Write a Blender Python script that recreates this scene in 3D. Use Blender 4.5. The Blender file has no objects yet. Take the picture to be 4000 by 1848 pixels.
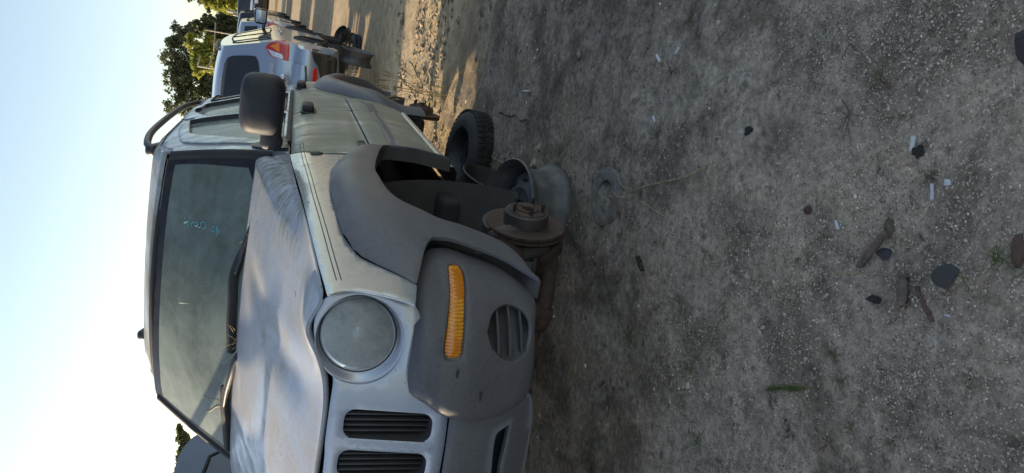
import bpy, bmesh, math, random
import numpy as np
from mathutils import Vector, Matrix
from mathutils.geometry import delaunay_2d_cdt
random.seed(7); RNG=np.random.default_rng(11)
S=bpy.context.scene; COL=S.collection
R=math.radians
# ------------------------------------------------------------------ camera, sky, sun, exposure
cd=bpy.data.cameras.new('camera'); cam=bpy.data.objects.new('camera',cd); COL.objects.link(cam)
cd.sensor_fit='HORIZONTAL'; cd.sensor_width=36; cd.lens=24.966; cd.clip_start=.05; cd.clip_end=2000
m=Matrix.Identity(4)
for i,a in enumerate(((0.073238,-0.362276,-0.929189),(0.997314,0.026604,0.068235),(-0.000000,-0.931691,0.363251))):
    for j in range(3): m[j][i]=a[j]
m.translation=(0,0,1.45); cam.matrix_world=m; S.camera=cam
SUN_AZ=math.atan2(-.93,.37); SUN_EL=R(14)
w=bpy.data.worlds.new('World'); S.world=w; w.use_nodes=True
nt=w.node_tree; bg=nt.nodes['Background']; sk=nt.nodes.new('ShaderNodeTexSky')
sk.sky_type='NISHITA'; sk.sun_disc=False; sk.sun_elevation=SUN_EL; sk.sun_rotation=SUN_AZ
sk.air_density=1.0; sk.dust_density=.9; sk.ozone_density=1.0
hs=nt.nodes.new('ShaderNodeHueSaturation');hs.inputs['Saturation'].default_value=.80;nt.links.new(sk.outputs[0],hs.inputs['Color']);nt.links.new(hs.outputs[0],bg.inputs[0]); bg.inputs[1].default_value=.125
sl=bpy.data.lights.new('sun','SUN'); sl.energy=5.0; sl.angle=R(.6); sl.color=(1,.80,.55)
so=bpy.data.objects.new('sun',sl); COL.objects.link(so)
sdir=Vector((math.sin(SUN_AZ)*math.cos(SUN_EL),math.cos(SUN_AZ)*math.cos(SUN_EL),math.sin(SUN_EL)))
so.rotation_euler=sdir.to_track_quat('Z','Y').to_euler()
S.view_settings.view_transform='Standard'; S.view_settings.look='None'; S.view_settings.exposure=1.14
S.view_settings.gamma=1; S.view_settings.use_curve_mapping=False
S.render.engine='CYCLES'
# ------------------------------------------------------------------ numeric helpers
def sstep(a,b,x):
    t=np.clip((x-a)/(b-a),0,1); return t*t*(3-2*t)
def smooth_tab(xs,ys,w,n=600):
    g=np.linspace(xs[0],xs[-1],n); v=np.interp(g,xs,ys); s=w/(g[1]-g[0])
    k=np.exp(-.5*(np.arange(-int(3*s)-1,int(3*s)+2)/s)**2); k/=k.sum()
    p=len(k)//2; vv=np.concatenate([v[0]+(v[1]-v[0])*np.arange(-p,0),v,v[-1]+(v[-1]-v[-2])*np.arange(1,p+1)])
    return g,np.convolve(vv,k,'valid')
SG,SW=smooth_tab([.40,.55,.75,.95,1.12,1.19,1.245,1.50,1.78,1.86,1.95],[.77,.79,.825,.832,.812,.80,.765,.70,.60,.56,.50],.018)
def side(x,z):
    "half width of the car body at length x and height z"
    w=np.interp(z,SG,SW)
    w=w-.11*np.clip((x+.3)/1.1,0,2)**2
    return w-.16*np.clip((-3.0-x)/.6,0,2)**2
def front(v,z):
    "nose of the car: x at lateral v and height z"
    a=np.abs(v)
    return .80-.416*np.clip(a-.25,0,1)**2-.10*np.clip(z-.8,0,1)-.25*np.clip(.75-z,0,1)
def cover(v,z):
    a=np.abs(v)
    return front(v,z)+.055-3.1*np.clip(a-.52,0,1)**2-.9*np.clip(.62-z,0,1)**2
HX=[-.80,-.60,-.45,-.1,.2,.5,.70,.77,.84]
def hood(x,v):
    a=np.abs(v)
    zc=np.interp(x,HX,[1.43,1.405,1.380,1.312,1.25,1.185,1.140,1.118,1.09])
    ze=np.interp(x,HX,[1.25,1.243,1.236,1.219,1.195,1.167,1.143,1.135,1.11])
    ve=np.interp(x,[-.62,-.23,.127,.384,.578,.721,.756,.84],[.764,.772,.768,.75,.728,.709,.70,.68])-.006
    zt=zc-.036*(a/.75)**2
    wd=np.interp(x,[-.62,-.45,-.15,.3,.7],[.045,.060,.105,.13,.13])
    t=np.clip((ve-a)/wd,0,1)
    z=ze+(zt-ze)*(1-(1-t)**2.6)
    c=np.interp(x,[-.6,-.2,.1,.4,.6,.8],[.40,.345,.31,.335,.37,.42])
    k=(1-sstep(.50,.74,x))*sstep(-.50,-.12,x)
    z=z+k*(.009*(1-sstep(c-.12,c-.005,a))-.007*np.exp(-((a-c-.01)/.045)**2)+.003*np.exp(-((a-c-.08)/.06)**2))
    return z+(.035*np.exp(-((a-.575)/.10)**2)*.95+.030*np.exp(-((a-.60)/.055)**2))*sstep(.38,.74,x)
def shield(v,z):
    "windscreen: x at lateral v and height z"
    return -.42-1.06*(z-1.33)-.38*v*v+.03*np.clip((z-1.33)/.45,-.2,1.2)*(1-np.clip((z-1.33)/.45,-.2,1.2))

def _h(i,j,s):
    n=(i*374761393+j*668265263+s*2147483647)&0xffffffff
    n=((n^(n>>13))*1274126177)&0xffffffff
    return ((n^(n>>16))&0xffff)/65535.
def vnoise(x,y,s=0):
    x=np.asarray(x,float);y=np.asarray(y,float)
    i=np.floor(x).astype(np.int64);j=np.floor(y).astype(np.int64);u=x-i;v=y-j
    u=u*u*(3-2*u);v=v*v*(3-2*v)
    return (_h(i,j,s)*(1-u)+_h(i+1,j,s)*u)*(1-v)+(_h(i,j+1,s)*(1-u)+_h(i+1,j+1,s)*u)*v
def fbm(x,y,o=4,s=0):
    r=0;a=1;t=0
    for k in range(o): r=r+a*vnoise(x*2**k+17*k,y*2**k+31*k,s+k);t+=a;a*=.5
    return r/t
def resample(P,n):
    P=np.asarray(P,float);d=np.r_[0,np.cumsum(np.linalg.norm(np.diff(P,axis=0),axis=1))]
    t=np.linspace(0,d[-1],n);return np.stack([np.interp(t,d,P[:,k]) for k in range(P.shape[1])],1)
def catmull(P,per=8):
    P=np.asarray(P,float)
    if len(P)<3: return P
    Q=np.vstack([2*P[0]-P[1],P,2*P[-1]-P[-2]]);out=[]
    for i in range(1,len(Q)-2):
        p0,p1,p2,p3=Q[i-1:i+3];t=np.linspace(0,1,per,endpoint=False)[:,None]
        out.append(.5*(2*p1+(p2-p0)*t+(2*p0-5*p1+4*p2-p3)*t*t+(3*p1-p0-3*p2+p3)*t**3))
    return np.vstack(out+[P[-1:]])
def curve(L,step=None,n=None):
    "smooth curve through points; the mark 'c' after a point makes it a corner"
    runs=[[]]
    for k in L:
        if isinstance(k,str): p=runs[-1][-1]; runs.append([p])
        else: runs[-1].append(k)
    out=[]
    for r in runs:
        if len(r)<2: continue
        q=catmull(r); out.append(q if not out else q[1:])
    q=np.vstack(out)
    if step: n=max(3,int(np.linalg.norm(np.diff(q,axis=0),axis=1).sum()/step))
    return resample(q,n) if n else q
def inpoly(P,poly):
    x,y=P[:,0],P[:,1];c=np.zeros(len(P),bool);a=np.asarray(poly);b=np.roll(a,-1,0)
    for (x1,y1),(x2,y2) in zip(a,b):
        if y1==y2: continue
        k=((y1>y)!=(y2>y))&(x<(x2-x1)*(y-y1)/(y2-y1)+x1); c^=k
    return c
def distpoly(P,poly,closed=True):
    a=np.asarray(poly);b=np.roll(a,-1,0)
    if not closed:a=a[:-1];b=b[:-1]
    best=np.full(len(P),1e9)
    for p,q in zip(a,b):
        d=q-p;t=np.clip(((P-p)@d)/max(d@d,1e-12),0,1);best=np.minimum(best,np.linalg.norm(P-(p+t[:,None]*d),axis=1))
    return best
# ------------------------------------------------------------------ mesh helpers
def mk(name,V,F,mat,parent=None,smooth=True,mats=None,fm=None):
    me=bpy.data.meshes.new(name)
    me.from_pydata([tuple(float(c) for c in v) for v in V],[],[tuple(int(i) for i in f) for f in F]); me.update()
    for mm in (mats or [mat]): me.materials.append(mm)
    if fm is not None: me.polygons.foreach_set('material_index',list(fm))
    if smooth: me.polygons.foreach_set('use_smooth',[True]*len(me.polygons))
    o=bpy.data.objects.new(name,me); COL.objects.link(o)
    if parent: o.parent=parent
    return o
def tag(o,label=None,cat=None,group=None,kind=None):
    for k,v in (('label',label),('category',cat),('group',group),('kind',kind)):
        if v: o[k]=v
    return o
def empty(name,loc=(0,0,0),rz=0):
    o=bpy.data.objects.new(name,None); COL.objects.link(o); o.location=loc; o.rotation_euler=(0,0,rz); return o
def solid(o,t,bev=.003,off=-1):
    s=o.modifiers.new('thickness','SOLIDIFY'); s.thickness=t; s.offset=off; s.use_even_offset=False
    if bev:
        b=o.modifiers.new('edge','BEVEL'); b.width=bev; b.segments=2; b.limit_method='ANGLE'; b.angle_limit=R(50)
    return o
def panel(name,outline,lift,ax,mat,parent,holes=(),step=.03,t=.008,out=None,bev=.003,edge=None,fill=None):
    """sheet cut to an outline and laid on a surface. ax = the two coordinates of the outline; lift(a,b)->third.
    edge=(width,drop): rounds the border over"""
    third=[i for i in range(3) if i not in ax][0]
    loops=[]
    for L in [outline]+list(holes):
        q=curve([p if isinstance(p,str) else (p[ax[0]],p[ax[1]]) if len(p)==3 else p for p in list(L)+['c',L[0]]],step=(fill or step)*.7)[:-1]
        k=[0]
        for i in range(1,len(q)):
            if np.linalg.norm(q[i]-q[k[-1]])>1e-4:k.append(i)
        loops.append(q[k])
    mn=loops[0].min(0);mx=loops[0].max(0)
    gx,gy=np.meshgrid(np.arange(mn[0],mx[0],step),np.arange(mn[1],mx[1],step*.87)); gx[1::2]+=step/2
    G=np.stack([gx.ravel(),gy.ravel()],1); G=G[inpoly(G,loops[0])]
    for h in loops[1:]: G=G[~inpoly(G,h)]
    d=distpoly(G,loops[0])
    for h in loops[1:]: d=np.minimum(d,distpoly(G,h))
    G=G[d>step*.45]
    P=[];E=[]
    for l in loops:
        s=len(P);P+=[tuple(p) for p in l];E+=[(s+i,s+(i+1)%len(l)) for i in range(len(l))]
    nl=len(P);P+=[tuple(p) for p in G]
    vo,eo,fo,_,_,_=delaunay_2d_cdt([Vector(p) for p in P],E,[],0,1e-6)
    A=np.array([tuple(v) for v in vo]);F=np.array([f for f in fo if len(f)==3])
    c=A[F].mean(1);k=inpoly(c,loops[0])
    for h in loops[1:]: k&=~inpoly(c,h)
    F=F[k]
    z=lift(A[:,0],A[:,1])
    V=np.zeros((len(A),3));V[:,ax[0]]=A[:,0];V[:,ax[1]]=A[:,1];V[:,third]=z
    if out is None: out=[0,0,0]; out[third]=1
    n=np.cross(V[F[:,1]]-V[F[:,0]],V[F[:,2]]-V[F[:,0]]).sum(0)
    if n@np.asarray(out,float)<0: F=F[:,::-1]
    o=mk(name,V,F,mat,parent)
    if t: solid(o,t,bev)
    return o
def loft(name,rows,mat,parent,closed=False,t=0,flip=False,bev=0,caps=False,smooth=True):
    n=len(rows[0]);V=np.vstack(rows);F=[]
    for i in range(len(rows)-1):
        for j in range(n if closed else n-1):
            k=(j+1)%n;f=(i*n+j,i*n+k,(i+1)*n+k,(i+1)*n+j);F.append(f[::-1] if flip else f)
    if caps:
        F.append(tuple(range(n))[::-1] if not flip else tuple(range(n)));b=(len(rows)-1)*n
        F.append(tuple(range(b,b+n)) if not flip else tuple(range(b,b+n))[::-1])
    o=mk(name,V,F,mat,parent,smooth)
    if t: solid(o,t,bev)
    return o
def tube_vf(P,r,n=8,base=0):
    P=np.asarray(P,float);r=np.broadcast_to(r,(len(P),));V=[];F=[]
    T=np.gradient(P,axis=0);T/=np.linalg.norm(T,axis=1)[:,None]+1e-9
    u=np.cross(T[0],[0,0,1.]); u=u if np.linalg.norm(u)>.1 else np.cross(T[0],[1.,0,0])
    for i,p in enumerate(P):
        u=u-T[i]*(u@T[i]);u/=np.linalg.norm(u);v=np.cross(T[i],u)
        for k in range(n):
            a=2*math.pi*k/n;V.append(p+r[i]*(u*math.cos(a)+v*math.sin(a)))
    for i in range(len(P)-1):
        for k in range(n):
            F.append((base+i*n+k,base+i*n+(k+1)%n,base+(i+1)*n+(k+1)%n,base+(i+1)*n+k))
    F.append(tuple(base+k for k in range(n))[::-1]);F.append(tuple(base+(len(P)-1)*n+k for k in range(n)))
    return V,F
def tube(name,P,r,mat,parent=None,n=8,smooth=True):
    V,F=tube_vf(P,r,n);return mk(name,V,F,mat,parent,smooth)
def rbox(name,c,s,mat,parent=None,bev=.01,seg=3,rot=(0,0,0),taper=1,shear=0):
    bm=bmesh.new();bmesh.ops.create_cube(bm,size=1)
    for v in bm.verts:
        k=taper if v.co.z>0 else 1
        v.co=Vector((v.co.x*s[0]*k+shear*v.co.z*s[2],v.co.y*s[1]*k,v.co.z*s[2]))
    bmesh.ops.bevel(bm,geom=bm.edges[:],offset=bev,segments=seg,profile=.5,affect='EDGES')
    me=bpy.data.meshes.new(name);bm.to_mesh(me);bm.free();me.materials.append(mat)
    me.polygons.foreach_set('use_smooth',[True]*len(me.polygons))
    o=bpy.data.objects.new(name,me);COL.objects.link(o);o.location=c;o.rotation_euler=rot
    if parent:o.parent=parent
    return o
def lathe(name,prof,mat,parent=None,n=48,closed=False,smooth=True,sub=None):
    "profile (radius, along z) turned about z"
    rows=[]
    for r,z in prof:
        a=np.linspace(0,2*math.pi,n,endpoint=False);rows.append(np.stack([r*np.cos(a),r*np.sin(a),np.full(n,z)],1))
    if closed: rows.append(rows[0])
    o=loft(name,rows,mat,parent,closed=True,smooth=smooth)
    e=o.modifiers.new('sharp','EDGE_SPLIT');e.split_angle=R(38)
    return o
# ------------------------------------------------------------------ materials
class NT:
    def __init__(s,name):
        s.m=bpy.data.materials.new(name);s.m.use_nodes=True;s.t=s.m.node_tree;s.b=s.t.nodes['Principled BSDF'];s.out=s.t.nodes['Material Output']
    def n(s,t,**k):
        x=s.t.nodes.new('ShaderNode'+t)
        for a,b in k.items():
            setattr(x,a,b)
        return x
    def l(s,a,b): s.t.links.new(a,b)
    def co(s,scale=(1,1,1),rot=(0,0,0)):
        c=s.n('TexCoord');mp=s.n('Mapping');mp.inputs['Scale'].default_value=scale;mp.inputs['Rotation'].default_value=rot
        s.l(c.outputs['Object'],mp.inputs[0]);return mp.outputs[0]
    def noise(s,co,sc,det=6,rough=.6,dist=0):
        x=s.n('TexNoise');x.inputs['Scale'].default_value=sc;x.inputs['Detail'].default_value=det;x.inputs['Roughness'].default_value=rough;x.inputs['Distortion'].default_value=dist
        s.l(co,x.inputs['Vector']);return x.outputs['Fac']
    def ramp(s,f,a,b,ca=(0,0,0,1),cb=(1,1,1,1)):
        x=s.n('ValToRGB');e=x.color_ramp.elements;e[0].position=a;e[1].position=b;e[0].color=ca;e[1].color=cb
        s.l(f,x.inputs[0]);return x.outputs[0]
    def mix(s,f,a,b):
        x=s.n('Mix',data_type='RGBA')
        for i,v in ((0,f),(6,a),(7,b)):
            if isinstance(v,(int,float)): x.inputs[i].default_value=v
            elif isinstance(v,tuple): x.inputs[i].default_value=v if len(v)==4 else v+(1,)
            else: s.l(v,x.inputs[i])
        return x.outputs[2]
    def math(s,op,a,b=0):
        x=s.n('Math',operation=op)
        for i,v in ((0,a),(1,b)):
            if isinstance(v,(int,float)): x.inputs[i].default_value=v
            else: s.l(v,x.inputs[i])
        return x.outputs[0]
    def bump(s,h,st,dist=.01):
        x=s.n('Bump');x.inputs['Strength'].default_value=st;x.inputs['Distance'].default_value=dist;s.l(h,x.inputs['Height']);s.l(x.outputs[0],s.b.inputs['Normal']);return x
def plain(name,c,rough=.6,metal=0,var=.25,sc=8,bump=.1,coat=0,spec=.5):
    k=NT(name);co=k.co();f=k.noise(co,sc,8,.65)
    a=tuple(x*(1-var) for x in c)+(1,);b=tuple(min(1,x*(1+var)) for x in c)+(1,)
    k.l(k.ramp(f,.3,.7,a,b),k.b.inputs['Base Color']);k.b.inputs['Roughness'].default_value=rough;k.b.inputs['Metallic'].default_value=metal
    k.b.inputs['Coat Weight'].default_value=coat;k.b.inputs['Specular IOR Level'].default_value=spec
    if bump: k.bump(k.noise(co,sc*12,4),bump,.004)
    return k.m
def paint(name,base,dirt,amt,sc=3,stretch=(1,1,1),dirt2=(.16,.15,.12),spots=.0,rough=.3,metal=.55):
    "car paint under a film of algae and dust"
    k=NT(name);co=k.co(stretch);co1=k.co()
    f=k.noise(co,sc,10,.68,.3);f2=k.noise(co,sc*9,8,.7);f3=k.noise(co1,sc*.6,3)
    m=k.math('ADD',k.math('MULTIPLY',f,.55),k.math('ADD',k.math('MULTIPLY',f2,.28),k.math('MULTIPLY',f3,.25)))
    lo=.66-.32*amt;mask=k.ramp(m,lo-.03,lo+.17)
    mask=k.math('MULTIPLY',mask,.88)
    dc=k.mix(k.noise(co1,5,4),dirt+(1,),dirt2+(1,))
    bc=k.mix(mask,base+(1,),dc)
    if spots:
        sp=k.ramp(k.noise(co1,60,3,.5),.70-.05*spots,.74-.05*spots);sp=k.math('MULTIPLY',sp,k.ramp(k.noise(co1,4,2),.45,.6))
        bc=k.mix(sp,bc,(.10,.09,.06,1))
    if name=='silver_paint_weathered':
        tc=k.n('TexCoord');s2=k.n('SeparateXYZ');k.l(tc.outputs['Object'],s2.inputs[0]);ab=k.math('ABSOLUTE',s2.outputs[1])
        band=k.math('MULTIPLY',k.ramp(ab,.55,.66),k.math('SUBTRACT',1,k.ramp(s2.outputs[0],.15,.5)))
        al=k.math('MULTIPLY',k.ramp(k.noise(k.co((3,1,1)),16,6,.75),.46,.60),band)
        bc=k.mix(k.math('MULTIPLY',al,.85),bc,(.13,.14,.095,1));mask=k.math('MAXIMUM',mask,al)
        gr=k.math('MULTIPLY',k.ramp(k.noise(co1,120,4,.7),.50,.66),.30);bc=k.mix(gr,bc,(.20,.19,.17,1))
    k.l(bc,k.b.inputs['Base Color'])
    k.l(k.math('SUBTRACT',metal,k.math('MULTIPLY',mask,metal)),k.b.inputs['Metallic'])
    k.l(k.math('ADD',rough,k.math('MULTIPLY',mask,.42)),k.b.inputs['Roughness'])
    k.l(k.math('SUBTRACT',.6,k.math('MULTIPLY',mask,.6)),k.b.inputs['Coat Weight']);k.b.inputs['Coat Roughness'].default_value=.12
    k.bump(m,.12,.004)
    return k.m
def dirtyglass(name,dust,amt,sc=3,stretch=(1,1,1),clear=.5,tint=(.55,.65,.6),soft=.16,haze=.13):
    "window glass: part clear, part covered with dust"
    k=NT(name);co=k.co(stretch);co1=k.co()
    f=k.noise(co,sc,9,.65,.4);f2=k.noise(co,sc*10,6,.7)
    m=k.math('ADD',k.math('MULTIPLY',f,.7),k.math('MULTIPLY',f2,.3))
    lo=.62-.3*amt;mask=k.math('ADD',k.math('MULTIPLY',k.ramp(m,lo-.05,lo+soft),.60),haze)
    k.l(k.mix(k.noise(co1,4,4),dust+(1,),tuple(x*.6 for x in dust)+(1,)),k.b.inputs['Base Color']);k.b.inputs['Roughness'].default_value=.6
    tr=k.n('BsdfTransparent');tr.inputs[0].default_value=tint+(1,)
    gl=k.n('BsdfGlossy');gl.inputs['Roughness'].default_value=.06
    fr=k.n('Fresnel');fr.inputs[0].default_value=1.5
    a=k.n('MixShader');k.l(fr.outputs[0],a.inputs[0]);k.l(tr.outputs[0],a.inputs[1]);k.l(gl.outputs[0],a.inputs[2])
    b=k.n('MixShader');k.l(mask,b.inputs[0]);k.l(a.outputs[0],b.inputs[1]);k.l(k.b.outputs[0],b.inputs[2]);k.l(b.outputs[0],k.out.inputs[0])
    return k.m
SILVER=(.40,.43,.48)
M={}
M['hood']=paint('silver_paint_weathered',(.35,.39,.47),(.30,.285,.25),.62,3.5,(1,1.4,1),(.24,.22,.19),spots=.9,rough=.46,metal=.40)
M['nose']=paint('silver_paint_clean',(.40,.43,.50),(.30,.29,.26),.12,4,(1,1,1),(.22,.20,.17),spots=.6,rough=.26,metal=.5)
M['fender']=paint('silver_paint_fender',(.42,.45,.48),(.26,.27,.22),.30,3,(1,1,1.6),(.20,.19,.15),spots=.5,rough=.26,metal=.5)
M['door']=paint('silver_paint_algae',(.38,.42,.42),(.155,.158,.092),.90,3.2,(2.6,1,.6),(.24,.22,.16),spots=.7,rough=.32,metal=.45)
M['pillar']=paint('silver_paint_pillar',(.36,.41,.47),(.17,.18,.14),.50,5,(2.4,1,.8),(.2,.19,.15),spots=.5,rough=.34,metal=.45)
M['roof']=paint('silver_paint_roof',(.38,.41,.44),(.16,.165,.13),.75,4,(.6,1,1),(.2,.18,.15),rough=.4,metal=.3)
M['plastic']=plain('grey_plastic',(.095,.095,.104),.5,0,.16,3,.06,spec=.5)
M['flare']=plain('grey_plastic_flare',(.092,.094,.104),.48,0,.15,3,.08,spec=.6)
def agedplastic(name,c,c2,zl,amp=.05):
    k=NT(name);co=k.co();tc=k.n('TexCoord');sp=k.n('SeparateXYZ');k.l(tc.outputs['Object'],sp.inputs[0])
    f=k.noise(co,7,6,.6,.4);h=k.math('ADD',sp.outputs[2],k.math('MULTIPLY',f,amp*2))
    m=k.ramp(h,zl+amp-.004,zl+amp+.004);dust=k.ramp(k.noise(co,3.2,8,.65,.3),.40,.70);gr=k.noise(co,90,5,.7)
    b=k.mix(k.math('MULTIPLY',dust,.55),c+(1,),tuple(x*1.45 for x in c)+(1,));b=k.mix(k.math('MULTIPLY',m,.75),b,c2+(1,))
    x=k.n('Mix',data_type='RGBA',blend_type='MULTIPLY');x.inputs[0].default_value=.8;k.l(b,x.inputs[6]);k.l(k.ramp(gr,.3,.7,(.78,.78,.78,1),(1.15,1.15,1.15,1)),x.inputs[7])
    sc=k.ramp(k.noise(k.co((1,6,1),(.3,.2,.5)),9,10,.75,.6),.655,.675);k.l(k.mix(k.math('MULTIPLY',sc,.35),x.outputs[2],(.22,.21,.20,1)),k.b.inputs['Base Color'])
    k.l(k.math('ADD',.42,k.math('MULTIPLY',dust,.25)),k.b.inputs['Roughness']);k.bump(gr,.18,.002);return k.m
M['plastic']=agedplastic('faded_grey_plastic',(.102,.098,.101),(.080,.082,.098),.83)
M['flare']=agedplastic('faded_grey_flare_plastic',(.102,.100,.106),(.080,.086,.105),.985,.02)  # upper band tinted bluer, sky reflection put into the colour
M['dkplastic']=plain('dull_dark_plastic',(.058,.056,.057),.6,0,.25,9,.1)
M['black']=plain('black_plastic',(.022,.023,.028),.45,0,.25,9,.08)
M['mirror']=plain('black_grained_plastic',(.017,.018,.024),.6,0,.2,30,.15)
M['rubber']=plain('black_rubber',(.018,.018,.019),.75,0,.3,10,.1)
M['dark']=plain('underbody_grime',(.020,.018,.017),.85,0,.4,7,.3)
M['liner']=plain('wheel_well_liner',(.072,.068,.065),.8,0,.3,6,.2)
M['rust']=plain('rusty_iron',(.085,.050,.038),.85,.15,.45,14,.5)
M['letters']=plain('dull_letters',(.17,.18,.17),.5,.3,.2,9,.0)
M['rust3']=plain('dull_rust',(.055,.032,.024),.9,0,.45,14,.5)
M['rust2']=plain('dull_iron',(.085,.072,.066),.6,.5,.35,14,.4)
M['steel']=plain('dark_steel',(.045,.043,.042),.6,.4,.4,9,.3)
M['rim']=plain('weathered_steel_rim',(.115,.110,.108),.6,.3,.45,9,.35)
M['tyre']=plain('dusty_tyre',(.026,.025,.024),.85,0,.35,8,.3)
M['amber']=plain('amber_lens',(.80,.27,.012),.14,0,.2,6,.0,coat=.6)
k=NT('ribbed_amber_lens');co=k.co();wv=k.n('TexWave',wave_type='BANDS',bands_direction='Y');wv.inputs['Scale'].default_value=42;wv.inputs['Distortion'].default_value=2.5;wv.inputs['Detail'].default_value=3;k.l(co,wv.inputs['Vector'])
k.l(k.mix(k.math('MULTIPLY',k.ramp(k.noise(co,11,4),.42,.6),wv.outputs['Fac']),(.62,.19,.008,1),(.88,.44,.04,1)),k.b.inputs['Base Color']);k.b.inputs['Roughness'].default_value=.18;k.b.inputs['Coat Weight'].default_value=.4;k.bump(wv.outputs['Fac'],.5,.004);M['amber']=k.m
M['red']=plain('red_lens',(.45,.014,.010),.14,0,.15,8,.0,coat=.7)
M['orange']=plain('orange_lens',(.75,.20,.01),.14,0,.15,8,.0,coat=.7)
M['clear']=plain('clear_lens',(.55,.60,.66),.12,.3,.35,30,.0,coat=.7)
M['white']=plain('white_paint',(.62,.64,.66),.4,0,.1,5,.0)
M['blue']=plain('blue_sticker',(.06,.10,.35),.5,0,.1,5,.0)
M['marker']=plain('blue_wax_marker',(.11,.24,.29),.8,0,.15,90,.0)
M['seat']=plain('grey_seat_cloth',(.06,.065,.065),.9,0,.25,9,.2)
M['dash']=plain('grey_dash_plastic',(.05,.052,.055),.8,0,.25,5,.1)
M['wood']=plain('bleached_wood',(.13,.10,.08),.85,0,.4,30,.5)
M['stick']=plain('brown_stick',(.11,.065,.048),.85,0,.4,30,.5)
M['straw']=plain('dry_straw',(.42,.32,.16),.7,0,.3,30,.0)
M['oldstraw']=plain('weathered_straw',(.30,.25,.16),.8,0,.3,30,.0)
M['weed']=plain('green_weed',(.075,.10,.022),.7,0,.4,30,.0)
M['weedb']=plain('drying_weed',(.13,.105,.060),.8,0,.4,30,.0)
M['stone']=plain('dark_stone',(.055,.056,.058),.75,0,.4,25,.6)
M['tan']=plain('tan_stone',(.24,.21,.15),.7,0,.3,25,.5)
M['butt']=plain('white_paper',(.50,.52,.54),.7,0,.08,60,.1)
M['chrome']=plain('bright_strip',(.55,.58,.60),.25,.7,.15,12,.1)
M['drive']=plain('dark_blue_paint',(.035,.045,.075),.3,.3,.2,4,.05,coat=.7)
M['glassdark']=plain('dark_window_glass',(.010,.012,.014),.05,0,.3,3,.0,coat=.5)
M['glassrefl']=plain('greenish_window_glass',(.045,.055,.048),.08,.3,.6,5,.0,coat=.8)
M['silver2']=paint('silver_blue_paint',(.30,.36,.46),(.25,.26,.26),.10,3,(1,1,1),(.3,.28,.25),rough=.16,metal=.55)
M['black2']=plain('black_paint',(.014,.014,.018),.25,0,.2,3,.0,coat=.6)
M['wshield']=dirtyglass('dusty_windscreen',(.25,.31,.27),.56,1.3,(1,1,1.3),tint=(.50,.58,.55),soft=.30,haze=.36)
M['wside']=dirtyglass('algae_side_glass',(.27,.33,.31),.80,3,(2.2,1,.6),tint=(.35,.42,.40))
M['frit']=plain('black_glass_border',(.016,.015,.018),.35,0,.6,14,.0,spec=.25)
# headlamp lens: clouded plastic with vague reflector shapes behind it
k=NT('clouded_headlamp_lens');co=k.co((1,1,1))
f=k.noise(co,14,4,.5,.6);k.l(k.ramp(f,.32,.70,(.13,.14,.135,1),(.42,.47,.46,1)),k.b.inputs['Base Color'])
k.b.inputs['Roughness'].default_value=.22;k.b.inputs['Coat Weight'].default_value=.5;k.b.inputs['Coat Roughness'].default_value=.1;M['lens']=dirtyglass('hazed_lamp_lens',(.60,.64,.62),.6,5,(1,1,1),tint=(.85,.88,.88),soft=.4,haze=.42);M['reflector']=plain('lamp_reflector',(.50,.52,.52),.22,.9,.15,20,.02)
# brake disc
k=NT('rusty_brake_disc');co=k.co();f=k.noise(co,18,8,.7);k.l(k.ramp(f,.35,.7,(.042,.030,.026,1),(.115,.066,.050,1)),k.b.inputs['Base Color']);k.b.inputs['Roughness'].default_value=.8;k.b.inputs['Metallic'].default_value=.25;k.bump(k.noise(co,160,5),.4,.002);M['disc']=k.m
# leaves
def leafmat(name,a,b):
    k=NT(name);g=k.n('NewGeometry');k.l(k.ramp(g.outputs['Random Per Island'],0,1,a,b),k.b.inputs['Base Color']);k.b.inputs['Roughness'].default_value=.6
    tr=k.n('BsdfTranslucent');k.l(k.ramp(g.outputs['Random Per Island'],0,1,tuple(x*1.5 for x in a[:3])+(1,),tuple(x*1.3 for x in b[:3])+(1,)),tr.inputs[0])
    x=k.n('MixShader');x.inputs[0].default_value=.35;k.l(k.b.outputs[0],x.inputs[1]);k.l(tr.outputs[0],x.inputs[2]);k.l(x.outputs[0],k.out.inputs[0]);return k.m
M['leafdark']=leafmat('dark_leaves',(.045,.058,.028,1),(.15,.165,.07,1))
M['leaflight']=leafmat('yellowgreen_leaves',(.15,.17,.025,1),(.36,.36,.06,1))
M['bark']=plain('bark',(.10,.085,.06),.9,0,.4,6,.5)
M['pole']=plain('grey_pole_wood',(.30,.27,.20),.8,0,.2,4,.2)
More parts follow.
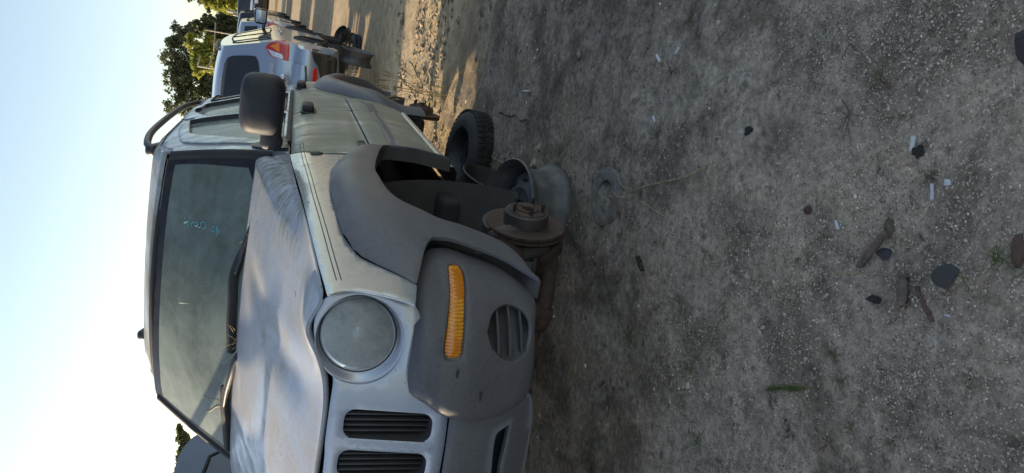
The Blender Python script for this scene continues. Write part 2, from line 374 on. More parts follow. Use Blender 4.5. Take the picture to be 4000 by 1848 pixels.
# ground
def groundmat():
    k=NT('sandy_gravel_ground');g=k.n('NewGeometry');mp=k.n('Mapping');k.l(g.outputs['Position'],mp.inputs[0]);co=mp.outputs[0]
    big=k.noise(co,.9,5,.6,.3);mid=k.noise(co,5,8,.7,.2);fine=k.noise(co,38,6,.75);
    c=k.ramp(mid,.30,.72,(.32,.262,.205,1),(.64,.525,.415,1))
    c=k.mix(k.math('MULTIPLY',k.ramp(big,.44,.58),.75),c,(.50,.40,.29,1))
    c=k.mix(k.math('MULTIPLY',k.ramp(k.noise(co,11,6,.7,.5),.56,.68),.85),c,(.11,.086,.064,1))
    c=k.mix(k.math('MULTIPLY',k.ramp(k.noise(co,2.6,7,.62,.4),.47,.58),.72),c,(.15,.118,.085,1))
    c=k.mix(k.math('MULTIPLY',k.ramp(k.noise(co,24,5,.7,.3),.62,.70),.8),c,(.050,.044,.036,1))
    c=k.mix(k.math('MULTIPLY',k.ramp(k.noise(co,6,5,.6,1.2),.60,.72),.35),c,(.11,.12,.05,1))
    x=k.n('Mix',data_type='RGBA',blend_type='MULTIPLY');x.inputs[0].default_value=.9;k.l(c,x.inputs[6]);k.l(k.ramp(fine,.36,.64,(.50,.50,.50,1),(1.25,1.25,1.25,1)),x.inputs[7]);c=x.outputs[2]
    # farther back the yard is sandier, with golden sunlight painted into the colour
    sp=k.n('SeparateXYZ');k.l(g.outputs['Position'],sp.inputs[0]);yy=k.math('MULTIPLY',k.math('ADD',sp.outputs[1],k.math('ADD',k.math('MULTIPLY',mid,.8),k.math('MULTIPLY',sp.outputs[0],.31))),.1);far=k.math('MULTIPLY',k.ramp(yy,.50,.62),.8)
    shade_mask=k.math('MULTIPLY',k.ramp(yy,.24,.36),.62);x=k.n('Mix',data_type='RGBA',blend_type='MULTIPLY');k.l(shade_mask,x.inputs[0]);k.l(c,x.inputs[6]);x.inputs[7].default_value=(.46,.46,.46,1);c=x.outputs[2]  # shade beside the silver SUV painted in as darker ground
    c=k.mix(far,c,k.ramp(k.noise(co,7,7,.7,.4),.35,.65,(.30,.225,.14,1),(.58,.45,.28,1)))
    vo=k.n('TexVoronoi');vo.inputs['Scale'].default_value=95;k.l(co,vo.inputs['Vector'])
    pe=k.ramp(vo.outputs['Distance'],.10,.30,(1,1,1,1),(0,0,0,1));k1=k.math('MULTIPLY',pe,k.ramp(k.noise(co,2.2,4),.42,.56))
    wn=k.n('TexWhiteNoise');k.l(vo.outputs['Position'],wn.inputs['Vector'])
    c=k.mix(k.math('MULTIPLY',k1,.55),c,k.ramp(wn.outputs['Value'],0,1,(.09,.085,.08,1),(.36,.34,.31,1)))
    k.l(c,k.b.inputs['Base Color']);k.b.inputs['Roughness'].default_value=.95;k.b.inputs['Specular IOR Level'].default_value=.2
    h=k.math('ADD',k.math('MULTIPLY',fine,.7),k.math('ADD',k.math('MULTIPLY',mid,.8),k.math('MULTIPLY',k1,.5)));k.bump(h,.9,.02)
    return k.m
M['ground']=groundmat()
def rockmat():
    k=NT('pebble_mix');g=k.n('NewGeometry');r=k.n('ValToRGB');e=r.color_ramp.elements
    e[0].color=(.16,.132,.10,1);e[1].color=(.78,.69,.57,1)
    a=e.new(.5);a.color=(.42,.348,.275,1);a=e.new(.93);a.color=(.55,.47,.38,1)
    k.l(g.outputs['Random Per Island'],r.inputs[0]);k.l(r.outputs[0],k.b.inputs['Base Color']);k.b.inputs['Roughness'].default_value=.85;return k.m
M['peb']=rockmat()
# ------------------------------------------------------------------ GROUND
def gh(x,y):
    x=np.asarray(x,float);y=np.asarray(y,float)
    near=1/(1+(np.hypot(x,y)/25)**2)
    h=(fbm(x*.7,y*.7,3,5)-.5)*.05+(fbm(x*3.2,y*3.2,3,9)-.5)*.035+(fbm(x*11,y*11,3,2)-.5)*.020
    rut=np.exp(-((y-4.35-.1*x)/.13)**2)+np.exp(-((y-6.4+.2*x)/.16)**2)
    return (h-.018*rut)*near
def axis(lo,hi,a,b,st,gr):
    v=list(np.arange(a,b,st));s=st;x=a
    while x>lo: s*=gr;x-=s;v.insert(0,x)
    s=st;x=v[-1]
    while x<hi: s*=gr;x+=s;v.append(x)
    return np.array(v)
xs=axis(-400,400,-1.3,2.2,.014,1.05);ys=axis(-60,700,.15,3.6,.014,1.028)
gx,gy=np.meshgrid(xs,ys);gz=gh(gx,gy);V=np.stack([gx.ravel(),gy.ravel(),gz.ravel()],1)
n=len(xs);i=np.arange(len(ys)-1)[:,None]*n+np.arange(n-1)[None];i=i.ravel();F=np.stack([i,i+1,i+1+n,i+n],1)
me=bpy.data.meshes.new('ground');me.vertices.add(len(V));me.vertices.foreach_set('co',V.ravel());me.loops.add(F.size);me.loops.foreach_set('vertex_index',F.ravel())
me.polygons.add(len(F));me.polygons.foreach_set('loop_start',np.arange(len(F))*4);me.polygons.foreach_set('use_smooth',np.ones(len(F),bool));me.update(calc_edges=True)
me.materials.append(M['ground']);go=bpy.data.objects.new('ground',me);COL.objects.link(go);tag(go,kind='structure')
def bulk(name,V,F,mat,smooth=False):
    me=bpy.data.meshes.new(name);me.vertices.add(len(V));me.vertices.foreach_set('co',np.asarray(V,float).ravel());k=F.shape[1]
    me.loops.add(F.size);me.loops.foreach_set('vertex_index',F.ravel().astype(np.int32));me.polygons.add(len(F));me.polygons.foreach_set('loop_start',(np.arange(len(F))*k).astype(np.int32))
    me.update(calc_edges=True);me.materials.append(mat)
    if smooth: me.polygons.foreach_set('use_smooth',np.ones(len(F),bool))
    o=bpy.data.objects.new(name,me);COL.objects.link(o);return o
OCT=np.array([(1,0,0),(-1,0,0),(0,1,0),(0,-1,0),(0,0,1),(0,0,-1)],float)
OF=np.array([(0,2,4),(2,1,4),(1,3,4),(3,0,4),(2,0,5),(1,2,5),(3,1,5),(0,3,5)])
def pebbles(name,N,box,rmin,rmax,pw,mat,label,dens):
    x=RNG.uniform(box[0],box[1],N*3);y=RNG.uniform(box[2],box[3],N*3)
    k=RNG.uniform(0,1,N*3)<dens(x,y);x=x[k][:N];y=y[k][:N];N=len(x)
    r=rmin+(rmax-rmin)*RNG.uniform(0,1,N)**pw
    a=RNG.uniform(0,6.28,N);P=OCT[None]*RNG.uniform(.6,1.35,(N,6,1))*r[:,None,None]*np.array([1.15,.85,.6])
    P=P+RNG.normal(0,.12,(N,6,3))*r[:,None,None]
    c,s=np.cos(a)[:,None],np.sin(a)[:,None];X=P[...,0]*c-P[...,1]*s;Y=P[...,0]*s+P[...,1]*c
    V=np.stack([X+x[:,None],Y+y[:,None],P[...,2]+(gh(x,y)-r*.15)[:,None]],-1).reshape(-1,3)
    F=(OF[None]+np.arange(N)[:,None,None]*6).reshape(-1,3)
    return tag(bulk(name,V,F,mat),label,'gravel',kind='stuff')
dn=lambda x,y:np.clip((fbm(x*1.6,y*1.6,4,3)-.40)*6,.10,1)*np.clip(1.9-y*.72,.05,1)
pebbles('gravel',95000,(-1.15,1.35,.22,2.7),.0014,.0050,1.9,M['peb'],'fine grey gravel strewn over the dirt in the foreground',dn)
pebbles('pebble_scatter',1500,(-1.6,3.5,.25,7.5),.006,.016,3.2,M['peb'],'larger loose pebbles and dirt clods lying on the dirt',lambda x,y:np.clip((fbm(x*2,y*2,3,8)-.35)*3,.08,1))
def clods():
    N=5000;x=RNG.uniform(.3,5,N*2);y=RNG.uniform(3.0,8,N*2);k=RNG.uniform(0,1,N*2)<np.clip((fbm(x*1.3,y*2.5,3,21)-.45)*5,.02,1);x=x[k][:N];y=y[k][:N];N=len(x)
    r=.008+.02*RNG.uniform(0,1,N)**3;P=OCT[None]*RNG.uniform(.5,1.4,(N,6,1))*r[:,None,None]*np.array([1.4,.8,.6]);
    V=(P+np.stack([x,y,gh(x,y)+r*.2],1)[:,None]).reshape(-1,3);F=(OF[None]+np.arange(N)[:,None,None]*6).reshape(-1,3)
    k=NT('dirt_clod');g=k.n('NewGeometry');k.l(k.ramp(g.outputs['Random Per Island'],0,1,(.09,.075,.055,1),(.30,.25,.18,1)),k.b.inputs['Base Color']);k.b.inputs['Roughness'].default_value=.95
    tag(bulk('dirt_clods',V,F,k.m),'sandy dirt clods churned up across the yard behind the first vehicle','clods',kind='stuff')
clods()
# ------------------------------------------------------------------ THE SILVER SUV  (local axes: x nose, y its left side, z up)
car=bpy.data.objects.new('parked_suv',None);COL.objects.link(car)
m=Matrix.Identity(4)
for i,a in enumerate(((-0.288228,-0.955908,0.056257),(0.957318,-0.288983,-0.005609),(0.021619,0.052239,0.998401))):
    for j in range(3): m[j][i]=a[j]
m.translation=(-0.658000,2.660988,0.057737); car.matrix_world=m
tag(car,'silver compact SUV without wheels, dark grey bumper and flares, algae on its doors','suv')
SG2=(1,-1)
def sd(name,sg,outline,mat,holes=(),step=.035,off=0,t=.006,bev=.0025,fn=None,parent=None,label=None,fill=None):
    f=fn or side
    o=panel(name,outline,lambda x,z:sg*(f(x,z)+off),(0,2),mat,parent or car,holes,step,t,[0,sg,0],bev,fill=fill)
    if label:o['label']=label
    return o
# fender / door outlines measured on the left side, used for both sides
hoodgap=[(-0.601,0.769,1.243),(-0.208,0.777,1.226),(0.147,0.774,1.200),(0.403,0.756,1.178),(0.592,0.733,1.159),(0.718,0.714,1.143),(0.759,0.707,1.137)]
fender=[(-0.585,0.769,1.243),*[(p[0],p[1],p[2]-.004) for p in hoodgap[1:]],'c',(0.759,0.709,1.126),(0.746,0.715,1.095),(0.750,0.721,1.044),(0.776,0.722,0.987),(0.813,0.718,0.923),'c',
  (0.723,0.735,0.908),'c',(0.684,0.743,0.947),(0.633,0.747,0.998),(0.583,0.750,1.042),(0.541,0.755,1.061),(0.444,0.765,1.088),(0.324,0.779,1.098),(0.119,0.797,1.110),(-0.036,0.807,1.106),(-0.166,0.814,1.087),(-0.323,0.821,1.041),(-0.401,0.825,1.012),'c',(-.50,.83,.95),'c',(-.48,.83,.60),(-.40,.8,.58),'c',(-.45,.8,1.0),(-.50,.8,1.05),(-0.426,0.816,1.082),(-0.579,0.767,1.246),'c']
# cut the fender back from the arch: only the sheet above the flare and a strip by the door
fender=[(-0.575,0.769,1.243),*[(p[0],p[1],p[2]-.004) for p in hoodgap[1:]],'c',(0.761,0.708,1.126),(0.750,0.715,1.095),(0.753,0.720,1.045),(0.779,0.722,0.988),(0.815,0.718,0.923),'c',
  (0.723,0.735,0.908),'c',(0.689,0.742,0.948),(0.639,0.746,0.998),(0.590,0.749,1.042),(0.547,0.754,1.059),(0.448,0.765,1.084),(0.320,0.780,1.093),(0.119,0.798,1.103),(-0.026,0.808,1.097),(-0.155,0.815,1.079),(-0.295,0.822,1.037),(-0.381,0.825,1.008),'c',(-.455,.83,1.0),(-0.442,0.831,0.921),'c',(-0.436,0.826,1.003),(-0.453,0.809,1.140),'c']
# flare: outer border on the body, arch lip inside
FLA=[(-0.449,0.831,0.924),(-0.410,0.825,1.011),(-0.332,0.821,1.042),(-0.166,0.814,1.091),(-0.036,0.807,1.109),(0.118,0.797,1.113),(0.324,0.779,1.100),(0.453,0.764,1.088),(0.549,0.753,1.062),(0.590,0.749,1.042),(0.639,0.746,0.998),(0.689,0.742,0.948),(0.727,0.735,0.910)]
FLB=[(0.609,0.733,0.878),(0.553,0.765,0.854),(0.542,0.771,0.837),(0.540,0.775,0.792),(0.556,0.764,0.731),(0.573,0.743,0.647),(0.604,0.716,0.587),(0.635,0.682,0.534)]
FLC=[(0.606,0.737,0.557),(0.544,0.760,0.577),(0.501,0.777,0.612),(0.475,0.795,0.661),(0.455,0.816,0.738),(0.433,0.828,0.809),(0.387,0.836,0.858),(0.331,0.845,0.915),(0.258,0.853,0.946),(0.138,0.863,0.962),(-0.013,0.868,0.964),(-.36,.86,.90),(-.405,.85,.84),(-.43,.84,.70),(-.45,.84,.60)]
FLA0=np.array([(p[0],p[2]) for p in [(-.53,0,.60),(-.53,0,.80)]+FLA])
def flare_fn(x,z):
    x=np.asarray(x,float);z=np.asarray(z,float);P=np.stack([x.ravel(),z.ravel()],1)
    d=distpoly(P,FLA0,False).reshape(x.shape)
    k=1-sstep(.40,.72,x)
    b=.058*np.sqrt(np.clip(1-(1-np.clip(d/.085,0,1))**2,0,1))*k+.030*np.clip(d/.10,0,1)*(1-k)
    return side(x,z)+.004+b-.05*np.clip(.62-z,0,1)
flare_out=FLA[::-1][::-1]
flo=[(-.53,.8,.60),(-.53,.8,.80)]+[(p[0],p[1],p[2]) for p in FLA[0:1]]+FLA[1:]+['c']+[(p[0],p[1],p[2]) for p in FLB]+['c']+FLC+['c']
for sg in SG2:
    sd('fender',sg,fender,M['fender'],step=.016,fill=.016,bev=.0018)
    fl=sd('wheel_arch_flare',sg,flo,M['flare'],fn=flare_fn,step=.022,t=.012,bev=.004,fill=.015)
    # lip returning inboard round the arch, and the well behind it
    q=curve([FLB[-1]]+FLC,n=60);f0=np.stack([q[:,0],sg*flare_fn(q[:,0],q[:,2]),q[:,2]],1)
    rows=[f0+[0,-sg*.003,0]]
    for dv,sc in ((.03,.985),(.06,.985)): 
        r=f0.copy();r[:,1]-=sg*dv;r[:,0]=(r[:,0]+.0)*1;rows.append(r)
    loft('flare_lip',rows,M['liner'],fl,flip=sg>0)
    a=np.linspace(.02,math.pi+.50,40);cx,cz=.03,.52
    rows=[np.stack([cx+.50*np.cos(a),np.full(40,sg*v),cz+.47*np.sin(a)],1) for v in (.76,.62,.45,.40)]
    rows.append(np.stack([cx+.47*np.cos(a),np.full(40,sg*.40),np.full(40,cz+.06)],1))
    loft('wheel_well',rows,M['liner'],car,flip=sg<0)
# frame rail and box seen inside the arch
rbox('frame_rail',(-1.3,.50,.60),(1.5,.12,.14),M['dark'],car,.02)
rbox('shock_tower',(.02,.47,.78),(.22,.18,.30),M['dark'],car,.04)
# doors
belt=1.236
for sg in SG2:
    fd=sd('front_door',sg,[(-0.575,0.772,1.237),'c',(-1.2,.8,1.243),(-1.62,.8,1.243),'c',(-1.66,.8,.93),'c',(-1.0,.8,.924),(-0.477,0.831,0.922),'c',(-0.468,0.828,0.980),(-0.467,0.810,1.130)],M['door'],fill=.03)
    rd=sd('rear_door',sg,[(-1.632,.8,1.243),'c',(-2.2,.8,1.245),(-2.62,.8,1.245),'c',(-2.62,.8,1.13),(-2.42,.8,1.11),(-2.22,.8,1.0),(-2.17,.8,.935),'c',(-1.672,.8,.93),'c'],M['door'],fill=.03)
    # raised lower door panels with the step above them
    lo=lambda x,z:side(x,z)+.016-.012*sstep(.86,.925,z)-.010*(1-sstep(.57,.64,z))
    fc=sd('door_cladding',sg,[(-.50,.8,.917),'c',(-1.0,.8,.919),(-1.66,.8,.925),'c',(-1.66,.8,.595),'c',(-.9,.8,.592),(-.50,.8,.592),'c',(-.46,.8,.75),(-.478,.8,.85)],M['door'],fn=lo,step=.022,fill=.02,parent=fd)
    rc=sd('door_cladding',sg,[(-1.672,.8,.925),'c',(-2.17,.8,.93),'c',(-2.13,.8,.75),(-2.11,.8,.595),'c',(-1.672,.8,.595),'c'],M['door'],fn=lo,step=.022,fill=.02,parent=rd)
    sd('side_moulding',sg,[(-0.506,0.844,0.790),'c',(-0.513,0.846,0.840),(-0.572,0.846,0.841),'c',(-1.2,.8,.822),(-1.655,.8,.83),'c',(-1.655,.8,.782),'c',(-1.2,.8,.775)],M['flare'],fn=lambda x,z:side(x,z)+.020,t=.012,bev=.005,parent=fd,step=.02)
    sd('side_moulding',sg,[(-1.675,.8,.83),'c',(-2.0,.8,.838),(-2.020,0.847,0.852),'c',(-1.966,0.845,0.816),(-2.0,.8,.786),(-1.675,.8,.782),'c'],M['flare'],fn=lambda x,z:side(x,z)+.020,t=.012,bev=.005,parent=rd,step=.02)
    # handles
    for hx,hz,p in ((-1.60,1.165,fd),(-2.72,1.195,rd)):
        h=rbox('door_handle',(hx,sg*(side(hx,hz)+.022),hz),(.17,.045,.062),M['mirror'],p,.018,4,(0,0,0),1)
        rbox('handle_recess',(hx-.01,sg*(side(hx,hz)+.003),hz-.003),(.20,.012,.085),M['black'],p,.005,2)
    # rocker
    loft('rocker_sill',[np.array([(x,sg*(side(x,.57)+dv),z) for dv,z in ((.006,.588),(.014,.578),(.012,.562),(-.01,.545),(-.10,.54))]) for x in np.linspace(-.54,-2.12,18)],M['chrome'] if sg>0 else M['door'],car,flip=sg<0)
# rear quarter, rear arch flare
AX,AZ=-2.78,.54
for sg in SG2:
    arch=[(AX+.44*math.cos(a),.8,AZ+.44*math.sin(a)) for a in np.linspace(math.pi+.1,-.1,16)]
    sd('quarter_panel',sg,[(-2.63,.8,1.247),'c',(-3.2,.8,1.25),(-3.66,.8,1.25),'c',(-3.68,.8,.85),(-3.62,.8,.60),'c',(-3.3,.8,.60),'c',*arch[1:-1],'c',(-2.33,.8,.60),(-2.125,.8,.60),'c',(-2.14,.8,.75),(-2.18,.8,.95),(-2.22,.8,1.0),(-2.42,.8,1.115),(-2.63,.8,1.14),'c'],M['door'],fill=.03,step=.045)
    th=np.linspace(math.pi+.05,-.22,44)
    rows=[]
    for rr,dv in ((.585,.002),(.570,.028),(.535,.058),(.49,.072),(.455,.070),(.445,.055),(.44,.0),(.44,-.08)):
        P=[]
        for a in th:
            fx=1.06 if a<math.pi/2 else 1.0
            x=AX+rr*fx*math.cos(a);z=AZ+rr*math.sin(a)*(.98)
            tp=.55+.45*sstep(.56,.75,z)
            P.append((x,sg*(side(x,max(z,.56))+dv*tp),z))
        rows.append(np.array(P))
    fl=loft('wheel_arch_flare',rows,M['flare'],car,flip=sg>0)
    a=np.linspace(-.3,math.pi+.3,36)
    rows=[np.stack([AX+.46*np.cos(a),np.full(36,sg*v),AZ+.45*np.sin(a)],1) for v in (.78,.5,.42)]
    rows.append(np.stack([AX+.02*np.cos(a),np.full(36,sg*.42),AZ+.02*np.sin(a)],1))
    loft('wheel_well',rows,M['liner'],car,flip=sg<0)
# bonnet
hd=[(x,v) for x,v in zip([-.62,-.4,-.23,.127,.384,.578,.70],[.759,.764,.767,.763,.745,.722,.704])]
fr=[(0.694,0.669,1.135),(0.702,0.637,1.156),(0.713,0.599,1.169),(0.724,0.560,1.163),(0.736,0.515,1.144),(0.747,0.478,1.116),(0.751,0.459,1.110),(0.760,0.399,1.111),(0.767,0.308,1.115),(0.769,0.200,1.115)]
frx=[(p[0]+.004,p[1]) for p in fr]
rear=[(-.585,.68),(-.55,.5),(-.52,.25),(-.515,0)]
half=hd+['c']+frx+[(frx[-1][0]+.004,0)]
mir=[(x,-v) for x,v in [q for q in half[::-1] if not isinstance(q,str)][1:]]
out=half+mir[:len(frx)]+['c']+mir[len(frx):]+['c']+[(x,-v) for x,v in rear[:3]]+[rear[3]]+rear[:3][::-1]+['c']
hb=panel('bonnet',[(a[0],a[1]) if not isinstance(a,str) else a for a in out],hood,(0,1),M['hood'],car,(),.024,.005,[0,0,1],.004,fill=.015)
# rolled front edge of the bonnet, standing above the black gap
fv=np.array([(p[0]+.004,p[1],0) for p in fr]);fv=curve([tuple(p) for p in fv]+[(fr[-1][0]+.007,0,0)],n=60)
fv=np.vstack([fv,(fv*[1,-1,1])[::-1][1:]]);
zz=hood(fv[:,0],fv[:,1]);b=np.stack([fv[:,0],fv[:,1],zz-.004],1)
loft('bonnet_edge',[b,b+[.002,0,-.005],b+[-.012,0,-.011],b+[-.04,0,-.012]],M['hood'],hb,flip=True)
# nose panel with lamp openings and seven slots
def mirror_pts(L): return [q if isinstance(q,str) else (q[0],-q[1],q[2]) for q in L]
top=[(0.693,0.673,1.127),(0.699,0.651,1.141),(0.710,0.614,1.153),(0.722,0.572,1.149),(0.736,0.521,1.129),(0.747,0.484,1.099),(0.752,0.462,1.092),(0.762,0.397,1.094),(0.769,0.301,1.095),(0.771,0.207,1.091)]
sideg=[(0.715,0.675,0.902),(0.703,0.688,0.974),(0.694,0.694,1.037),(0.692,0.687,1.089)]
low=[(.80,.10,.782),(.8,.40,.785),(.8,.44,.82),(.78,.50,.86),(.72,.64,.885),(.72,.672,.902)]
L=low+['c']+sideg+top
Lm=mirror_pts(L)[::-1]
circ=lambda c,rv,rz,n=40:[(0,c[0]+rv*math.cos(a),c[1]+rz*math.sin(a)) for a in np.linspace(0,2*math.pi,n,endpoint=False)]
HLC=(.586,1.040)
slot1=[(0.764,0.399,1.064),(0.764,0.406,1.058),(0.768,0.407,1.022),(0.774,0.407,0.956),(0.781,0.405,0.888),(0.786,0.405,0.842),(0.788,0.392,0.832),(0.791,0.367,0.832),(0.793,0.334,0.845),(0.789,0.325,0.890),(0.783,0.323,0.946),(0.779,0.327,0.990),(0.772,0.336,1.053),(0.769,0.351,1.065),(0.766,0.381,1.068)]
s1=np.array([(p[1],p[2]) for p in slot1]);c1=s1.mean(0)
slots=[]
def rrect(cy,cz,hw,hh,r,n=5,sk=0):
    P=[]
    for sx,sz,a0 in ((1,1,0),(-1,1,90),(-1,-1,180),(1,-1,270)):
        for k in range(n):
            a=R(a0+90*k/(n-1));x=cy+sx*(hw-r)+r*math.cos(a);z=cz+sz*(hh-r)+r*math.sin(a);P.append((0,x,z))
    return P
for k in range(-3,4): slots.append(rrect(k*.1175,.944-.002*abs(k),.0415,.120-.0015*abs(k),.028))
holes=slots+[circ((sg*(HLC[0]-.014),HLC[1]-.005),.1115,.1115) for sg in SG2]
Lall=L+mirror_pts([q for q in L if True])[::-1]
# rebuild the mirrored half keeping corner marks after their points
def closed_mirror(half):
    pts=[(q,(i+1<len(half) and isinstance(half[i+1],str))) for i,q in enumerate(half) if not isinstance(q,str)]
    o=[]
    for q,c in pts: o.append(q); o+=['c'] if c else []
    for q,c in pts[::-1]: o.append((q[0],-q[1],q[2])); o+=['c'] if c else []
    return o
nose=panel('front_panel',closed_mirror(L),lambda v,z:front(v,z),(1,2),M['nose'],car,holes,.024,.010,[1,0,0],.004,fill=.012)
# black gap lining behind bonnet and nose
loft('gap_lining',[np.array([(front(v,z0)-.03,v,z0) for v in np.linspace(-.66,.66,60)]) for z0 in (.99,1.05,1.090)]+[np.array([(.60,v,1.092) for v in np.linspace(-.66,.66,60)])],M['black'],car)
for k,s in zip(range(-3,4),slots):
    cy=k*.1175;cz=.944-.002*abs(k);q=np.array([(front(p[1],p[2]),p[1],p[2]) for p in s+s[:1]])
    sc=q.copy();sc[:,1]=cy+(sc[:,1]-cy)*.93;sc[:,2]=cz+(sc[:,2]-cz)*.96
    g=loft('grille_insert',[q+[-.001,0,0],sc+[-.045,0,0]],M['dkplastic'],nose,flip=True)
    xx=front(cy,cz)
    rbox('grille_back',(xx-.062,cy,cz),(.01,.086,.25),M['black'],nose,.002,1)
    for j in range(1,5):
        y=cy-.0415+.083*j/5
        o=rbox('grille_bar',(xx-.030,y,cz),(.028,.0045,.226),M['dkplastic'],nose,.0015,1)
# head lamps
for sg in SG2:
    cx=float(front(HLC[0],HLC[1]))
    rim=[]
    a=np.linspace(0,2*math.pi,64,endpoint=True)
    def ring(r,dx,cv=HLC[0],cz=HLC[1]):
        v=cv+r*np.cos(a);z=cz+r*np.sin(a);return np.stack([front(v,z)*(.75)+cx*.25+dx,sg*v,z],1)
    def ring2(r,dx):
        k=(r-.101)/.0125;return ring(r,dx,HLC[0]-.014*k,HLC[1]-.005*k)
    hl=loft('headlight',[ring2(.1135,.0015),ring2(.1125,.003),ring2(.109,.0005),ring2(.105,-.006),ring(.101,-.014),ring(.098,-.012),ring(.096,-.02)],M['nose'],car,flip=sg>0)
    hl['label']='round headlight with clouded lens and silver bezel'
    rr=[ring(.0955*math.cos(t),-.006+.024*math.sin(t)) for t in np.linspace(0,math.pi/2,9)]
    loft('lens',rr,M['lens'],hl,flip=sg>0)
    loft('reflector',[ring(.094,-.012),ring(.085,-.035),ring(.070,-.052),ring(.045,-.066),ring(.02,-.072),ring(.002,-.073)],M['reflector'],hl,flip=sg>0)
    loft('bulb_shield',[ring(.016,-.05),ring(.018,-.022),ring(.012,-.016),ring(.001,-.015)],M['reflector'],hl,flip=sg>0)
    loft('seal_ring',[ring(.1000,-.010),ring(.0985,-.004),ring(.0955,-.006)],M['black'],hl,flip=sg>0)
# bumper corners with lamp and fog openings
CO=[(0.699,0.672,0.901),(0.763,0.614,0.902),(0.811,0.530,0.911),(0.822,0.482,0.907),(0.827,0.460,0.896),(0.835,0.436,0.854),(0.842,0.415,0.820),(0.845,0.402,0.781),(0.836,0.391,0.707),(0.820,0.393,0.645),(0.802,0.420,0.590),(0.786,0.454,0.557),(0.770,0.521,0.549),(0.725,0.604,0.547),(0.667,0.658,0.536),(0.634,0.683,0.534),'c',(0.601,0.717,0.586),(0.571,0.745,0.646),(0.553,0.765,0.731),(0.537,0.776,0.791),(0.539,0.773,0.834),(0.551,0.766,0.856),(0.603,0.737,0.882),(0.647,0.709,0.900),'c']
TS=[(0.591,0.748,0.801),(0.584,0.751,0.795),(0.584,0.752,0.774),(0.591,0.748,0.765),(0.616,0.734,0.756),(0.658,0.708,0.756),(0.694,0.684,0.760),(0.730,0.656,0.764),(0.787,0.597,0.773),(0.806,0.568,0.780),(0.809,0.563,0.800),(0.805,0.565,0.820),(0.794,0.583,0.826),(0.768,0.617,0.821),(0.732,0.652,0.814),(0.677,0.695,0.805),(0.632,0.724,0.803)]
FG=[(0.753,0.623,0.703),(0.707,0.660,0.684),(0.676,0.677,0.641),(0.676,0.668,0.597),(0.696,0.643,0.568),(0.727,0.610,0.565),(0.760,0.575,0.586),(0.779,0.557,0.622),(0.785,0.565,0.661),(0.777,0.590,0.691)]
COa=np.array([(p[1],p[2]) for p in CO if not isinstance(p,str)])
def coverf(v,z):
    a=np.abs(np.asarray(v,float));z=np.asarray(z,float);P=np.stack([a.ravel(),z.ravel()],1);d=distpoly(P,COa).reshape(a.shape)
    return cover(a,z)-.022*(1-np.clip(d/.035,0,1))**2.2-.0*a
for sg in SG2:
    f=(lambda L:[q if isinstance(q,str) else (q[0],sg*q[1],q[2]) for q in L])
    bc=panel('bumper_corner',f(CO),coverf,(1,2),M['plastic'],car,[f(TS),f(FG)],.020,.012,[1,0,0],.004,fill=.012)
    # recessed walls of the two openings
    for L,dp,mt,nm in ((TS,.018,'plastic','lamp_recess'),(FG,.06,'plastic','fog_lamp_recess')):
        q=curve([p for p in L+[L[0]]],n=60);P=np.stack([coverf(q[:,1],q[:,2]),sg*q[:,1],q[:,2]],1)
        c=P.mean(0);P2=P+(c-P)*.05;P2[:,0]=P[:,0]-dp;P3=P+(c-P)*.98;P3[:,0]=P2[:,0].mean()-.0
        loft(nm,[P+[-.001,0,0],P2,P3],M['dkplastic' if dp>.05 else mt],bc,flip=sg<0)
    tc=np.array([(p[1],p[2]) for p in TS]).mean(0);TS2=[(0,sg*(tc[0]+(p[1]-tc[0])*.965),tc[1]+(p[2]-tc[1])*.90) for p in TS]
    TSa=np.array([(abs(p[1]),p[2]) for p in TS2])
    def lensf(v,z):
        a_=np.abs(v);d=distpoly(np.stack([a_.ravel(),z.ravel()],1),TSa);return cover(a_,z)-.012+.009*np.sqrt(np.clip(d/.02,0,1))+.0011*np.sin(a_*900)*(a_<.66)
    ts=panel('turn_signal',TS2,lensf,(1,2),M['amber'],car,(),.007,.004,[1,0,0],.0015)
    ts['label']='amber turn signal set in the bumper corner'
    fc=np.array([(p[1],p[2]) for p in FG]).mean(0)
    for dz in (-.036,.0,.036):
        hw=.075*math.sqrt(max(.1,1-(dz/.062)**2))
        P=[(float(cover(fc[0]+t,fc[1]+dz))-.030,sg*(fc[0]+t),fc[1]+dz) for t in np.linspace(-hw,hw,8)]
        loft('fog_slat',[np.array([(p[0]+a_,p[1],p[2]+b_) for a_,b_ in ((0,.004),(.018,.003),(.018,-.003),(0,-.004))]) for p in P],M['dkplastic'],bc,closed=True,smooth=False)
# bumper middle with lower opening
def midf(v,z): return front(v,z)+.030-.02*(z<.50)
OPN=[(0.788,0.370,0.607),(0.794,0.360,0.627),(0.800,0.343,0.645),(0.803,0.282,0.644),(0.802,0.217,0.638)]
OPR=[(0.795,0.211,0.610),(0.796,0.252,0.612),(0.793,0.317,0.608)]
opn=[(0,p[1],p[2]) for p in OPN]+[(0,.04,OPN[-1][2]),(0,-.04,OPN[-1][2])]+[(0,-p[1],p[2]) for p in OPN[::-1]]+['c']+[(0,-p[1],p[2]) for p in OPR[::-1]]+[(0,-.04,OPR[0][2]),(0,.04,OPR[0][2])]+[(0,p[1],p[2]) for p in OPR]+['c']
mid=panel('bumper_cover',[(0,.46,.785),'c',(0,.46,.70),(0,.47,.60),(0,.44,.545),(0,.36,.525),'c',(0,0,.515),(0,-.36,.525),'c',(0,-.44,.545),(0,-.47,.60),(0,-.46,.785),'c',(0,0,.778)],lambda v,z:front(v,z)+.022+.020*np.sin(np.clip((z-.52)/.26,0,1)*math.pi),(1,2),M['plastic'],car,[opn],.022,.012,[1,0,0],.004,fill=.014)
loft('intake_recess',[np.array([(front(v,.57)-.015,v,z) for v in np.linspace(-.44,.44,20)]) for z in (.53,.68)],M['black'],mid)
rbox('front_crossmember',(.50,0,.62),(.10,1.2,.16),M['dark'],car,.02)
